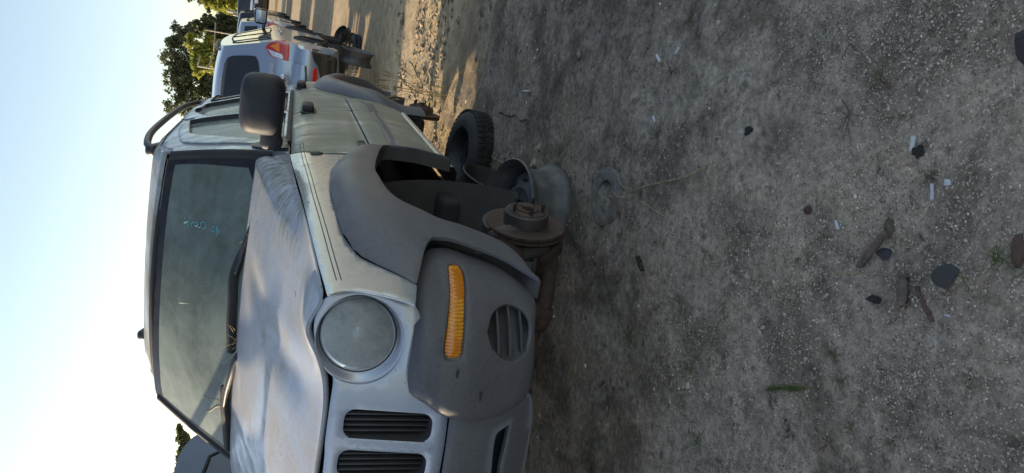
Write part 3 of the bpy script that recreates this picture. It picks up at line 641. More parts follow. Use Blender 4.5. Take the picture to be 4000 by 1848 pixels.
rbox('engine_undertray',(.25,0,.57),(.7,.66,.10),M['dark'],car,.03)
rbox('underbody',(-1.9,0,.60),(3.2,1.42,.08),M['dark'],car,.02)
rbox('firewall',(-.5,0,.85),(.05,1.4,.7),M['dark'],car,.01)
rbox('engine_bay_cover',(.1,0,.95),(1.1,1.3,.02),M['dark'],car,.01)
# ------- cabin
def roofz(x):
    return np.interp(x,[-3.66,-3.4,-2.85,-2.2,-1.7,-1.35,-1.1,-1.02,-.98],[1.80,1.835,1.872,1.905,1.912,1.888,1.838,1.812,1.790])
rows=[]
for x in [-3.70,-3.62,-3.4,-3.1,-2.8,-2.5,-2.2,-1.9,-1.7,-1.5,-1.35,-1.22,-1.12,-1.06,-1.02]:
    zc=float(roofz(x));P=[]
    hw=float(side(min(x,-1.0),zc-.043))+.004
    for t in np.linspace(-1,1,33):
        a=abs(t)
        v=t*hw if a<.9 else math.copysign(hw*(.9+.1*math.sin((a-.9)/.1*math.pi/2)),t)
        z=zc-.015*(a/.9)**2 if a<.9 else (zc-.015)-.030*(1-math.cos((a-.9)/.1*math.pi/2))
        xx=x+(-.13*(abs(v)/.6)**2 if x>-1.3 else 0)*sstep(-1.4,-1.1,x)
        P.append((xx,v,z))
    rows.append(np.array(P))
lip=rows[-1].copy();lip[:,2]-=.012;lip[:,0]-=.002;rows.append(lip)
roof=loft('roof',rows,M['roof'],car,flip=False)
for i_,r_ in enumerate(rows[:1]): pass
# windscreen: outline in (lateral, height), glass then black border and rubber frame
WO=[(-0.616,0.726,1.325),(-0.685,0.689,1.414),(-0.833,0.627,1.586),(-0.937,0.584,1.700),(-0.992,0.558,1.759),'c',(-0.949,0.454,1.757),(-0.916,0.264,1.774),(-0.890,0.019,1.774)]
wh=[(p[1],p[2]) for p in WO if not isinstance(p,str)]
base=[(.70,1.30),(.5,1.315),(.25,1.325),(0,1.33)]
def ws_outline(s):
    cz=1.55;up=[(.735*s,1.325),(.700*s,1.45),(.652*s,1.60),(.602*s,1.735)]
    tp=[(.57*s,1.762),(.30*s,1.775),(0,1.779)]
    return up,tp
def wsl(s,db=0,dt=0):
    R_=[((.738-s),1.31+db),(.706-s,1.44),(.655-s,1.60),(.600-s,1.748-dt)]
    T=[(.57-s,1.760-dt),(.30,1.772-dt),(0,1.776-dt)];B=[(.60,1.31+db),(.3,1.32+db),(0,1.325+db)]
    L=[(0,)+R_[0],'c',(0,)+R_[1],(0,)+R_[2],(0,)+R_[3],'c',(0,)+T[0],(0,)+T[1],(0,)+T[2]]
    L+=[(0,-T[1][0],T[1][1]),(0,-T[0][0],T[0][1]),(0,-R_[3][0],R_[3][1]),'c',(0,-R_[2][0],R_[2][1]),(0,-R_[1][0],R_[1][1]),(0,-R_[0][0],R_[0][1]),'c',(0,-B[0][0],B[0][1]),(0,-B[1][0],B[1][1]),(0,)+B[2],(0,)+B[1],(0,)+B[0]]
    return L
ws=panel('windscreen',wsl(.0),lambda v,z:shield(v,z),(1,2),M['wshield'],car,(),.04,0,[1,0,0],0)
hb_=[(.672,1.40),(.662,1.44),(.622,1.60),(.586,1.700),(.56,1.722),(.3,1.735)];inner=[(0,)+p for p in hb_]+[(0,0,1.738)]+[(0,-p[0],p[1]) for p in hb_[::-1]]+[(0,-.63,1.358),(0,-.55,1.345),(0,-.3,1.348),(0,0,1.352),(0,.3,1.352),(0,.52,1.365),(0,.63,1.378)]
panel('glass_border',wsl(.004,.002,.003),lambda v,z:shield(v,z)+.0015,(1,2),M['frit'],ws,[inner],.03,0,[1,0,0],0)
q=np.array([(float(shield(p[1],p[2])),p[1],p[2]) for p in [k_ for k_ in wsl(0) if not isinstance(k_,str)][0:4]])
for sg in SG2:
    qq=curve([tuple(p) for p in q],n=24)*[1,sg,1]
    loft('windscreen_rubber',[qq+[.006,-sg*.012,0],qq+[.014,sg*.004,0],qq+[.008,sg*.020,0],qq+[-.02,sg*.024,0]],M['rubber'],car,flip=sg<0)
    # A pillar: from the rubber round to the door frame
    a_=qq+[.002,sg*.020,0];n_=len(a_)
    rows=[]
    for k_ in range(n_):
        x,v,z=a_[k_];ze=z+.0;xb=x-.125-.03*(k_/n_)
        P=[]
        for t in np.linspace(0,1,9):
            xx=x+(xb-x)*t;vv=side(xx,z)+.003
            vv=abs(v)+(vv-abs(v))*min(1,math.sin(min(1,t*2.2)*math.pi/2))
            P.append((xx,sg*vv,z))
        rows.append(np.array(P))
    loft('windscreen_pillar',rows,M['pillar'],car,flip=sg>0)
tt=np.linspace(-.6,.6,30)
loft('windscreen_rubber',[np.array([(float(shield(v,1.775))+dx,v,1.776-.03*(abs(v)/.6)**4+dz-.004*(abs(v)/.3)**1.0) for v in tt]) for dx,dz in ((.004,-.012),(.010,0),(-.01,.014))],M['rubber'],car)
# side frame above the belt with window openings, door window frames, glass
def below(v,L): return L
SF=[(-.62,0,1.248),'c',(-.70,0,1.33),(-.86,0,1.48),(-1.00,0,1.63),(-1.13,0,1.77),(-1.20,0,1.815),'c',(-1.5,0,1.862),(-1.9,0,1.872),(-2.5,0,1.856),(-3.0,0,1.828),(-3.5,0,1.79),(-3.66,0,1.775),'c',(-3.66,0,1.25),'c']
WF=[(-.86,0,1.262),'c',(-0.874,0.745,1.323),(-1.066,0.678,1.560),(-1.23,0,1.70),(-1.32,0,1.765),(-1.47,0,1.795),'c',(-2.0,0,1.805),'c',(-1.86,0,1.5),(-1.74,0,1.262),'c']
G1=[(-.965,0,1.275),'c',(-1.053,0.718,1.430),(-1.213,0.677,1.563),(-1.456,0.624,1.713),(-1.594,0.612,1.746),(-2.004,0.593,1.794),'c',(-1.93,0,1.62),(-1.78,0,1.40),(-1.70,0,1.275),'c']
G2=[(-1.80,0,1.275),'c',(-1.88,0,1.45),(-2.02,0,1.68),(-2.366,0.587,1.807),(-2.554,0.575,1.831),'c',(-2.55,0,1.795),(-2.66,0,1.78),'c',(-2.62,0,1.5),(-2.60,0,1.275),'c']
G3=[(-2.74,0,1.30),'c',(-2.76,0,1.5),(-2.80,0,1.77),'c',(-3.3,0,1.745),(-3.45,0,1.70),(-3.50,0,1.5),(-3.48,0,1.30),'c']
GA=np.array([(p[0],p[2]) for p in G1 if not isinstance(p,str)])
for sg in SG2:
    fr_=sd('side_frame',sg,SF,M['pillar'],[G1,G2,G3],step=.04,off=-.002,fill=.02,t=.018)
    # front door window frame stands slightly proud, with a rounded reveal
    DF=[(-.80,0,1.255),'c',(-.88,0,1.335),(-0.893,0.733,1.388),(-1.029,0.684,1.557),(-1.208,0.632,1.702),(-1.325,0.615,1.750),(-1.594,0.594,1.800),(-1.832,0.584,1.820),(-1.966,0.589,1.809),(-2.012,0.607,1.771),'c',(-2.06,0,1.76),(-1.92,0,1.55),(-1.76,0,1.255),'c']
    sd('door_window_frame',sg,DF,M['pillar'],[G1],step=.025,off=.007,fill=.014,t=.010,bev=.004)
    RF=[(-1.775,0,1.255),'c',(-1.95,0,1.57),(-2.08,0,1.765),(-2.181,0.568,1.851),(-2.486,0.560,1.865),(-2.698,0.572,1.844),'c',(-2.68,0,1.825),(-2.69,0,1.5),(-2.67,0,1.255),'c']
    sd('door_window_frame',sg,RF,M['pillar'],[G2],step=.025,off=.005,fill=.014,t=.008,bev=.003)
    for G in (G1,G2,G3):
        sd('side_window',sg,G,M['wside'],(),step=.05,off=-.020,t=0)
        c_=curve([p for p in G+['c',G[0]]],n=120);P=np.stack([c_[:,0],sg*(side(c_[:,0],c_[:,2])),c_[:,2]],1);cc=P.mean(0)
        P2=P+(cc-P)*.02;P2[:,1]=P[:,1]-sg*.022
        P1=P+[0,sg*.006,0];P3=P+(cc-P)*.035;P3[:,1]=P2[:,1]
        loft('window_seal',[P1,P2,P3],M['rubber'],car,flip=sg<0)
    # belt strip
    loft('belt_seal',[np.array([(x,sg*(side(x,1.25)+dv),z) for dv,z in ((.012,1.243),(.014,1.252),(.006,1.262))]) for x in np.linspace(-.80,-2.66,30)],M['rubber'],car,flip=sg<0)
    # roof rack rail
    y=sg*.515
    zo=0 if sg>0 else -.065
    pts=[(-1.50,y,1.875),(-1.56,y,1.925),(-1.68,y,1.955),(-2.0,y,1.982),(-2.6,y,1.975),(-3.0,y,1.950),(-3.22,y,1.90),(-3.28,y,1.85)]
    rk=tube('roof_rack_rail',curve([(p[0],p[1],p[2]+zo) for p in pts],n=40),.019,M['black'],car,10)
    rbox('rail_foot',(-1.53,y,1.885),(.15,.055,.055),M['black'],rk,.02,3,(0,-.35,0))
    rbox('rail_foot',(-3.25,y,1.86),(.13,.05,.05),M['black'],rk,.02,3)
    # mirrors
    sq=lambda t,p:math.copysign(abs(t)**p,t)
    ang=np.linspace(0,2*math.pi,40,endpoint=False)
    mr=loft('door_mirror',[np.array([(-.50+dx,sg*(.968+sc*.118*sq(math.cos(t),.5)),1.362+sc*.083*sq(math.sin(t),.5)) for t in ang]) for dx,sc in ((-.05,.90),(-.045,.97),(.0,1.0),(.04,.97),(.065,.88),(.078,.70),(.084,.4),(.086,.02),(.086,.0005))],M['mirror'],car,closed=True,flip=sg<0)
    rbox('mirror_glass',(-.552,sg*.968,1.362),(.006,.20,.145),M['glassrefl'],mr,.003,2)
    rbox('mirror_arm',(-.50,sg*.880,1.320),(.080,.17,.078),M['mirror'],mr,.022,4,(0,0,0))
    rbox('mirror_arm',(-.505,sg*.828,1.315),(.085,.05,.082),M['mirror'],mr,.02,4,(0,0,0))
    sd('mirror_sail',sg,[(-.66,0,1.252),'c',(-.72,0,1.345),(-.80,0,1.40),(-.86,0,1.40),'c',(-.95,0,1.262),'c'],M['black'],off=.014,t=.02,step=.03,parent=mr)
# rear end
rows=[]
for z in (.55,.75,.95,1.15,1.25,1.45,1.65,1.80):
    P=[]
    for t in np.linspace(-1,1,21):
        v=t*float(side(-3.66,z));P.append((-3.66-.05*(1-t**4)-.02*(z<1.2),v,z))
    rows.append(np.array(P))
loft('tailgate',rows,M['door'],car)
rbox('rear_bumper',(-3.72,0,.62),(.16,1.40,.24),M['plastic'],car,.04,3)
# cowl, wipers, debris
P=np.linspace(-.70,.70,24)
cw=loft('cowl_panel',[np.array([(float(shield(v,1.325))+dx,v,z-.02*(abs(v)/.7)**2) for v in P]) for dx,z in ((-.06,1.372),(.0,1.318),(.05,1.30),(.13,1.30),(.16,1.33))],M['black'],car,flip=True)
def wiper(pts,blade,lbl):
    a=tube('wiper_arm',curve(pts,n=20),np.linspace(.018,.008,20),M['black'],car,8)
    a.scale=(1,1,1);b=curve(blade,n=16);loft('wiper_blade',[b+[0,0,.006],b+[.018,0,.018],b+[.030,0,-.002],b+[.006,0,-.026]],M['rubber'],a);return a
wiper([(-0.484,0.504,1.343),(-0.481,0.463,1.359),(-0.485,0.405,1.378),(-0.490,0.329,1.394),(-0.495,0.259,1.409)],[(-0.508,0.409,1.367),(-0.517,0.319,1.400),(-0.517,0.238,1.417),(-0.501,0.153,1.414),(-0.489,0.043,1.410),(-0.480,-0.083,1.399)],'')
wiper([(-0.406,-0.067,1.364),(-0.422,-0.112,1.382),(-0.441,-0.170,1.389),(-0.487,-0.282,1.406),(-0.536,-0.400,1.415)],[(-0.520,-0.264,1.415),(-0.545,-0.379,1.412),(-0.561,-0.466,1.400),(-0.625,-0.655,1.384)],'')
def straws(name,base,n,L,parent=None,mat='straw',spread=1.,up=.6,r=.0012,seed=3):
    rg=np.random.default_rng(seed);V=[];F=[]
    for i in range(n):
        b=np.array(base[i%len(base)],float)+rg.normal(0,.006,3);a=rg.uniform(0,6.28);l=L*rg.uniform(.4,1.2)
        d=np.array([math.cos(a)*spread,math.sin(a)*spread,up*rg.uniform(.2,1)]);c=rg.normal(0,.35,3)
        t=np.linspace(0,1,6)[:,None];P=b+d*l*t+c*l*t*t*.5
        v,f=tube_vf(P,np.linspace(r,r*.4,6),4,len(V));V+=v;F+=f
    return mk(name,V,F,M[mat],parent)
st=straws('dead_pine_needles',[(-0.524,0.598,1.348),(-0.514,0.568,1.352),(-0.495,0.525,1.350),(-0.468,0.434,1.356),(-0.456,0.417,1.349)],26,.045,car)
st.parent=None;st.matrix_world=car.matrix_world.copy();tag(st,'dry curled straw caught between bonnet and windscreen on the driver side','straw',kind='stuff')
st=straws('dead_twigs',[(-0.439,-0.038,1.379),(-0.446,-0.018,1.385),(-0.454,0.013,1.393)],9,.09,car,'straw',1,.8,.0013,8)
st.parent=None;st.matrix_world=car.matrix_world.copy();tag(st,'thin dry twigs lying by the centre of the wipers','twigs',kind='stuff')
tw=[(-0.562,-0.402,1.416),(-0.589,-0.393,1.445),(-0.636,-0.408,1.486),(-0.671,-0.419,1.516)];tw2=[(-0.562,-0.402,1.416),(-0.604,-0.428,1.449),(-0.648,-0.476,1.476),(-0.685,-0.501,1.502)]
V,F=tube_vf(curve(tw,n=16),.0014,4);v2,f2=tube_vf(curve(tw2,n=16),.0018,4,len(V));V+=v2;F+=f2
st=mk('dry_twig',V,F,M['straw']);st.matrix_world=car.matrix_world.copy();tag(st,'forked pale twig stuck to the passenger side of the dusty windscreen','twig')
lf=panel('dead_leaf',[(0,.615,1.345),(0,.60,1.36),(0,.585,1.345),(0,.60,1.322)],lambda v,z:shield(v,z)+.03+.006*np.sin(v*300),(1,2),M['rust'],None,(),.006,.0012,[1,0,0],0)
lf.matrix_world=car.matrix_world.copy();tag(lf,'small reddish dead leaf in the gap behind the bonnet','leaf')
# words written on the glass
def stroke(name,polys,r,mat,parent):
    V=[];F=[]
    for p in polys:
        q=curve(p,n=max(6,len(p)*4));T=np.gradient(q,axis=0);T/=np.linalg.norm(T,axis=1)[:,None]+1e-9
        n=np.cross(T,[1.0,0,.25]);n/=np.linalg.norm(n,axis=1)[:,None]+1e-9;b=len(V);k=len(q)
        V+=list(q+n*r)+list(q-n*r);F+=[(b+i,b+i+1,b+k+i+1,b+k+i) for i in range(k-1)]
    o=mk(name,V,F,mat,parent,False);s=o.modifiers.new('t','SOLIDIFY');s.thickness=.0012;s.offset=0;return o
for L_ in ([[(-0.724,0.394,1.572),(-0.716,0.401,1.562),(-0.705,0.395,1.554),(-0.700,0.383,1.552),(-0.705,0.373,1.559),(-0.714,0.372,1.568)]],
 [[(-0.728,0.395,1.575),(-0.725,0.384,1.575),(-0.722,0.373,1.576),(-0.727,0.371,1.581),(-0.736,0.371,1.589)]],
 [[(-0.743,0.391,1.590),(-0.750,0.382,1.600),(-0.748,0.372,1.600),(-0.740,0.370,1.594),(-0.737,0.384,1.587),(-0.745,0.391,1.593)]],
 [[(-0.769,0.381,1.617),(-0.767,0.367,1.619),(-0.764,0.360,1.619),'c',(-0.762,0.376,1.612),(-0.757,0.386,1.605)]],
 [[(-0.781,0.380,1.629),(-0.777,0.367,1.629),(-0.777,0.353,1.632)],[(-0.806,0.387,1.650),(-0.796,0.377,1.643),(-0.784,0.374,1.634),'c',(-0.790,0.368,1.641),(-0.798,0.361,1.650)]],
 [[(-0.641,0.367,1.501),(-0.652,0.389,1.505),(-0.657,0.410,1.504),'c',(-0.636,0.379,1.493),(-0.641,0.402,1.491)]],
 [[(-0.669,0.402,1.518),(-0.673,0.391,1.525),(-0.669,0.379,1.525),(-0.662,0.378,1.518),(-0.661,0.390,1.513),(-0.667,0.401,1.516)]]):
    for q_ in L_: stroke('written_letter',[q_],.0024,M['marker'],ws)
for px_ in ((0.822,0.533,0.787),(0.827,0.472,0.715)): rbox('bumper_dimple',px_,(.004,.026,.007),M['black'],car,.002,2)
# raised name on the front door: letters as separate strokes of the word
def textmesh(name,s,size,ext,mat,parent,mtx):
    c=bpy.data.curves.new(name,'FONT');c.body=s;c.size=size;c.extrude=ext;c.resolution_u=2;c.bevel_depth=ext*.3;c.space_character=1.12
    o=bpy.data.objects.new(name,c);COL.objects.link(o);dg=bpy.context.evaluated_depsgraph_get();me=bpy.data.meshes.new_from_object(o.evaluated_get(dg));bpy.data.objects.remove(o)
    me.materials.clear();me.materials.append(mat);o=bpy.data.objects.new(name,me);COL.objects.link(o);o.parent=parent;o.matrix_local=mtx;return o
p0=Vector((-0.513,0.834,0.939));p1=Vector((-0.788,0.834,0.952));ux=(p1-p0).normalized();up=Vector((0,-.1,1));nn=ux.cross(up).normalized();up=nn.cross(ux)
m=Matrix((( ux.x,up.x,nn.x,p0.x+.05),(ux.y,up.y,nn.y,p0.y),(ux.z,up.z,nn.z,p0.z),(0,0,0,1)))
m=Matrix(((-1,0,0,-.545),(0,-.09,1,.8345),(0,1,.09,.935),(0,0,0,1)))
textmesh('name_letters','LIBERTY',.052,.002,M['letters'],[o for o in car.children if o.name.startswith('front_door')][0],m)
# aerial base, pinstripes
pc_=Vector((-0.454,0.809,1.142))
ab=lathe('aerial_base',[(.0,.006),(.018,.006),(.024,.003),(.026,-.004)],M['steel'],car,24);ab.matrix_local=Matrix.Translation(pc_)@Vector((0,1,.12)).to_track_quat('Z','Y').to_matrix().to_4x4()
for d in (0,.012):
    L=[(-0.719,0.791,1.206),(-0.384,0.796,1.196),(-0.052,0.798,1.177),(0.134,0.789,1.165),(0.381,0.768,1.143),(0.576,0.743,1.124),(0.698,0.724,1.110)]
    q=curve(L,n=40);q[:,2]-=d;q[:,1]=side(q[:,0],q[:,2])+.0012
    loft('pinstripe',[q+[0,0,.0013],q-[0,0,.0013]],M['black'],car)
# interior
for sg in SG2:
    s_=rbox('front_seat',(-1.55,sg*.36,1.05),(.16,.46,.62),M['seat'],car,.06,4,(0,-.22,0))
    rbox('headrest',(-1.70,sg*.36,1.47),(.10,.24,.16),M['seat'],car,.045,4,(0,-.15,0))
rbox('rear_seat',(-2.5,0,1.05),(.16,1.2,.62),M['seat'],car,.06,4,(0,-.2,0))
rbox('dashboard',(-.78,0,1.13),(.42,1.34,.26),M['dash'],car,.07,4)
rbox('rear_view_mirror',(-1.03,0,1.655),(.03,.24,.065),M['black'],car,.014,3)
a=np.linspace(0,2*math.pi,33);sw=tube('steering_wheel',np.stack([-1.02-.10*np.sin(a)*.6,.36+.18*np.cos(a),1.15+.17*np.sin(a)],1),.014,M['black'],car,8)
rbox('cabin_floor',(-2.0,0,.72),(2.6,1.3,.03),M['dash'],car,.01)
# ------- running gear
def axle_end(c,steer,camber,front_):
    """hub, brake disc and studs; local z points outboard"""
    d=Vector((math.sin(steer),math.cos(steer)*math.cos(camber),math.sin(camber)))
    mt=Matrix.Translation(Vector(c))@d.to_track_quat('Z','X').to_matrix().to_4x4()
    ds=lathe('brake_disc',[(.082,.0),(.148,.0),(.148,-.009),(.140,-.010),(.140,-.018),(.148,-.019),(.148,-.028),(.082,-.028)],M['disc'],car,64);ds.matrix_local=mt
    for k in range(44):
        a=2*math.pi*k/44;b=rbox('cooling_vane',(.138*math.cos(a),.138*math.sin(a),-.014),(.018,.005,.009),M['disc'],ds,.0005,1,(0,0,a))
    h=lathe('disc_hat',[(.084,-.002),(.084,.046),(.080,.051),(.040,.051),(.036,.049)],M['rust2'],ds,48)
    hb=lathe('wheel_hub',[(.070,.0515),(.069,.054),(.042,.055),(.040,.062),(.034,.064),(.030,.060),(.021,.060),(.021,.074),(.012,.076),(0,.076)],M['rust'],ds,36)
    for k in range(5):
        a=2*math.pi*k/5+.3;P=[(.057*math.cos(a),.057*math.sin(a),z) for z in np.linspace(.05,.088,9)]
        tube('wheel_stud',P,[.0068,.0068,.0062,.0068,.0062,.0068,.0062,.0062,.004],M['steel'],ds,10)
    return mt,ds
mt,ds=axle_end((.0,.735,.385),R(7),R(5),True)
# backing plate / calliper bracket and steering knuckle
a=np.linspace(R(50),R(150),16)
def arc(r0,r1,z0,z1,a): return [np.array([(r*math.cos(t),r*math.sin(t),z) for r,z in ((r0,z0),(r1,z0),(r1,z1),(r0,z1))]) for t in a]
MTI=mt
kn=loft('calliper_bracket',arc(.112,.162,-.062,-.004,np.linspace(R(-25),R(62),14)),M['rust2'],car,closed=True,caps=True,smooth=False);kn.matrix_local=mt@Matrix.Rotation(R(-48),4,'Z')
rbox('steering_knuckle',(0,.62,.42),(.10,.14,.24),M['rust2'],car,.03,3,(0,0,.1))
lathe('dust_plate',[(.04,-.045),(.11,-.045),(.135,-.038)],M['steel'],ds,40)
q=[(.03,.66,.285),(.08,.52,.285),(.14,.38,.33),(.16,.22,.40)]
la=loft('lower_control_arm',[np.array([(p[0]+w_*.5*a_,p[1],p[2]+h_*b_) for a_,b_ in ((-1,-1),(1,-1),(1.1,0),(1,1),(-1,1),(-1.1,0))]) for p,w_,h_ in zip(curve(q,n=12),np.linspace(.05,.13,12)*(1+.25*np.sin(np.arange(12)*1.7)),np.linspace(.026,.018,12))],M['rust3'],car,closed=True,caps=True)
def lump(name,c,s_,mat,seed,parent=car):
    bm=bmesh.new();bmesh.ops.create_icosphere(bm,subdivisions=3,radius=1)
    for v in bm.verts:
        n=float(vnoise(v.co.x*2.3+seed,v.co.y*2.3+v.co.z*1.7+9,seed))*.7+float(vnoise(v.co.x*6+seed,v.co.z*6+v.co.y*4,seed))*.25;v.co*= .62+n
    me=bpy.data.meshes.new(name);bm.to_mesh(me);bm.free();me.materials.append(mat);me.polygons.foreach_set('use_smooth',[True]*len(me.polygons));o=bpy.data.objects.new(name,me);COL.objects.link(o);o.parent=parent;o.location=c;o.scale=s_;return o
lump('knuckle_casting',(.05,.66,.40),(.05,.06,.11),M['rust2'],3);lump('knuckle_casting',(.04,.62,.30),(.06,.07,.05),M['rust3'],5);lump('arm_bushing',(.16,.42,.33),(.05,.05,.05),M['rust3'],7);lump('arm_bushing',(.20,.28,.36),(.06,.06,.05),M['rust3'],8);lump('calliper_mount',(.10,.63,.47),(.045,.05,.06),M['rust3'],11)
tube('brake_hose',curve([(.0,.60,.52),(.08,.64,.46),(.10,.60,.38),(.04,.58,.34)],n=16),.007,M['rubber'],car,6)
tube('ball_joint',[(.03,.66,.24),(.03,.66,.30),(.03,.66,.34)],[.03,.036,.022],M['rust2'],car,14)
tube('tie_rod',curve([(.11,.64,.36),(.13,.45,.37),(.16,.25,.42)],n=10),.012,M['steel'],car,8)
tube('coil_spring',[( .02+.06*math.cos(t),.54+.06*math.sin(t),.42+.035*t/2/math.pi*1.6) for t in np.linspace(0,2*math.pi*5,90)],.009,M['steel'],car,6)
tube('sway_bar',curve([(.16,.60,.40),(.22,.50,.40),(.34,.42,.42),(.38,.2,.42),(.38,-.3,.42)],n=24),.012,M['dark'],car,8)
rbox('front_subframe',(.18,0,.44),(.30,.62,.10),M['rust3'],car,.03,3)
mt2,ds2=axle_end((-2.80,.735,.345),R(0),R(-1),False)
rbox('rear_axle',(-2.80,.30,.37),(.13,.80,.13),M['dark'],car,.04,3)
rbox('rear_lower_arm',(-2.45,.56,.42),(.66,.07,.08),M['dark'],car,.02,2,(0,.12,0))
for x_,y_ in ((.0,-.735),):
    pass
# ------------------------------------------------------------------ loose wheels
def steel_rim(name,loc,axis,mat,r=.215,wd=.20,label='',spin=0):
    rt=empty(name,loc)
    mtx=Vector(axis).to_track_quat('Z','Y').to_matrix().to_4x4()@Matrix.Rotation(spin,4,'Z');rt.matrix_world=Matrix.Translation(loc)@mtx
    h=wd/2
    lathe('rim_barrel',[(r*.98,h),(r,h-.004),(r,h-.010),(r*.955,h-.014),(r*.93,h-.035),(r*.84,h-.055),(r*.82,-h*.2),(r*.86,-h+.045),(r*.94,-h+.028),(r*.955,-h+.014),(r,-h+.010),(r,-h+.003),(r*.975,-h),(r*.93,-h+.012),(r*.90,-h+.03),(r*.80,-h+.06),(r*.78,h-.08),(r*.88,h-.045),(r*.92,h-.016),(r*.98,h)],mat,rt,56)
    dk=lathe('rim_disc',[(.03,h-.075),(.06,h-.078),(.09,h-.060),(.13,h-.075),(r*.80,h-.10)],mat,rt,40)
    lathe('centre_bore',[(.028,h-.06),(.034,h-.062),(.034,h-.095)],M['black'],rt,24)
    for k in range(8):
        a=2*math.pi*k/8;o=rbox('vent_hole',(.128*math.cos(a),.128*math.sin(a),h-.073),(.018,.036,.012),M['black'],rt,.004,2,(0,0,a))
    tag(rt,label,'wheel rim');return rt
def tyre(rt,r=.355,ri=.21,wd=.215,mat=None,tread=46):
    h=wd/2;mat=mat or M['tyre']
    lathe('tyre',[(ri,h-.02),(ri+.01,h-.004),(ri+.05,h+.004),(r-.05,h),(r-.016,h-.016),(r-.004,h-.035),(r-.002,0),(r-.004,-h+.035),(r-.016,-h+.016),(r-.05,-h),(ri+.05,-h-.004),(ri+.01,-h+.004),(ri,-h+.02)],mat,rt,60)
    bm=bmesh.new()
    for k in range(tread):
        a=2*math.pi*k/tread
        for j,(z,w_,sk) in enumerate(((h-.045,.052,.25),(h-.098,.034,-.2),(-h+.098,.034,.2),(-h+.045,.052,-.25))):
            mm=Matrix.Rotation(a+(.5*math.pi/tread if j%2 else 0),4,'Z')@Matrix.Translation((r+.001,0,z))@Matrix.Rotation(sk,4,'X')@Matrix.Diagonal((.010,2*math.pi*r/tread*.74,w_,1))
            bmesh.ops.create_cube(bm,size=1,matrix=mm)
    me=bpy.data.meshes.new('tread');bm.to_mesh(me);bm.free();me.materials.append(mat);o=bpy.data.objects.new('tread',me);COL.objects.link(o);o.parent=rt
    return rt
steel_rim('steel_rim',(.150,3.20,.135),(.03,-.16,1),M['rim'],.222,.225,'bare weathered steel rim lying on its face in front of the silver SUV sill',.4)
steel_rim('steel_rim',(.20,3.47,.215),(.88,-.40,-.20),M['steel'],.205,.17,'dark upright steel rim propped under the front of the silver SUV sill',.2)
steel_rim('steel_rim',(.26,4.50,.37),(1,-.16,.03),M['dark'],.20,.17,'black rim standing on edge on the tyre under the silver SUV',.2)
t=steel_rim('wheel_with_tyre',(.50,4.38,.085),(.06,-.08,1),M['steel'],.17,.13,'dusty tyre on its rim lying flat on the dirt beside the silver SUV',.2);t['category']='wheel';tyre(t,.285,.165,.155)
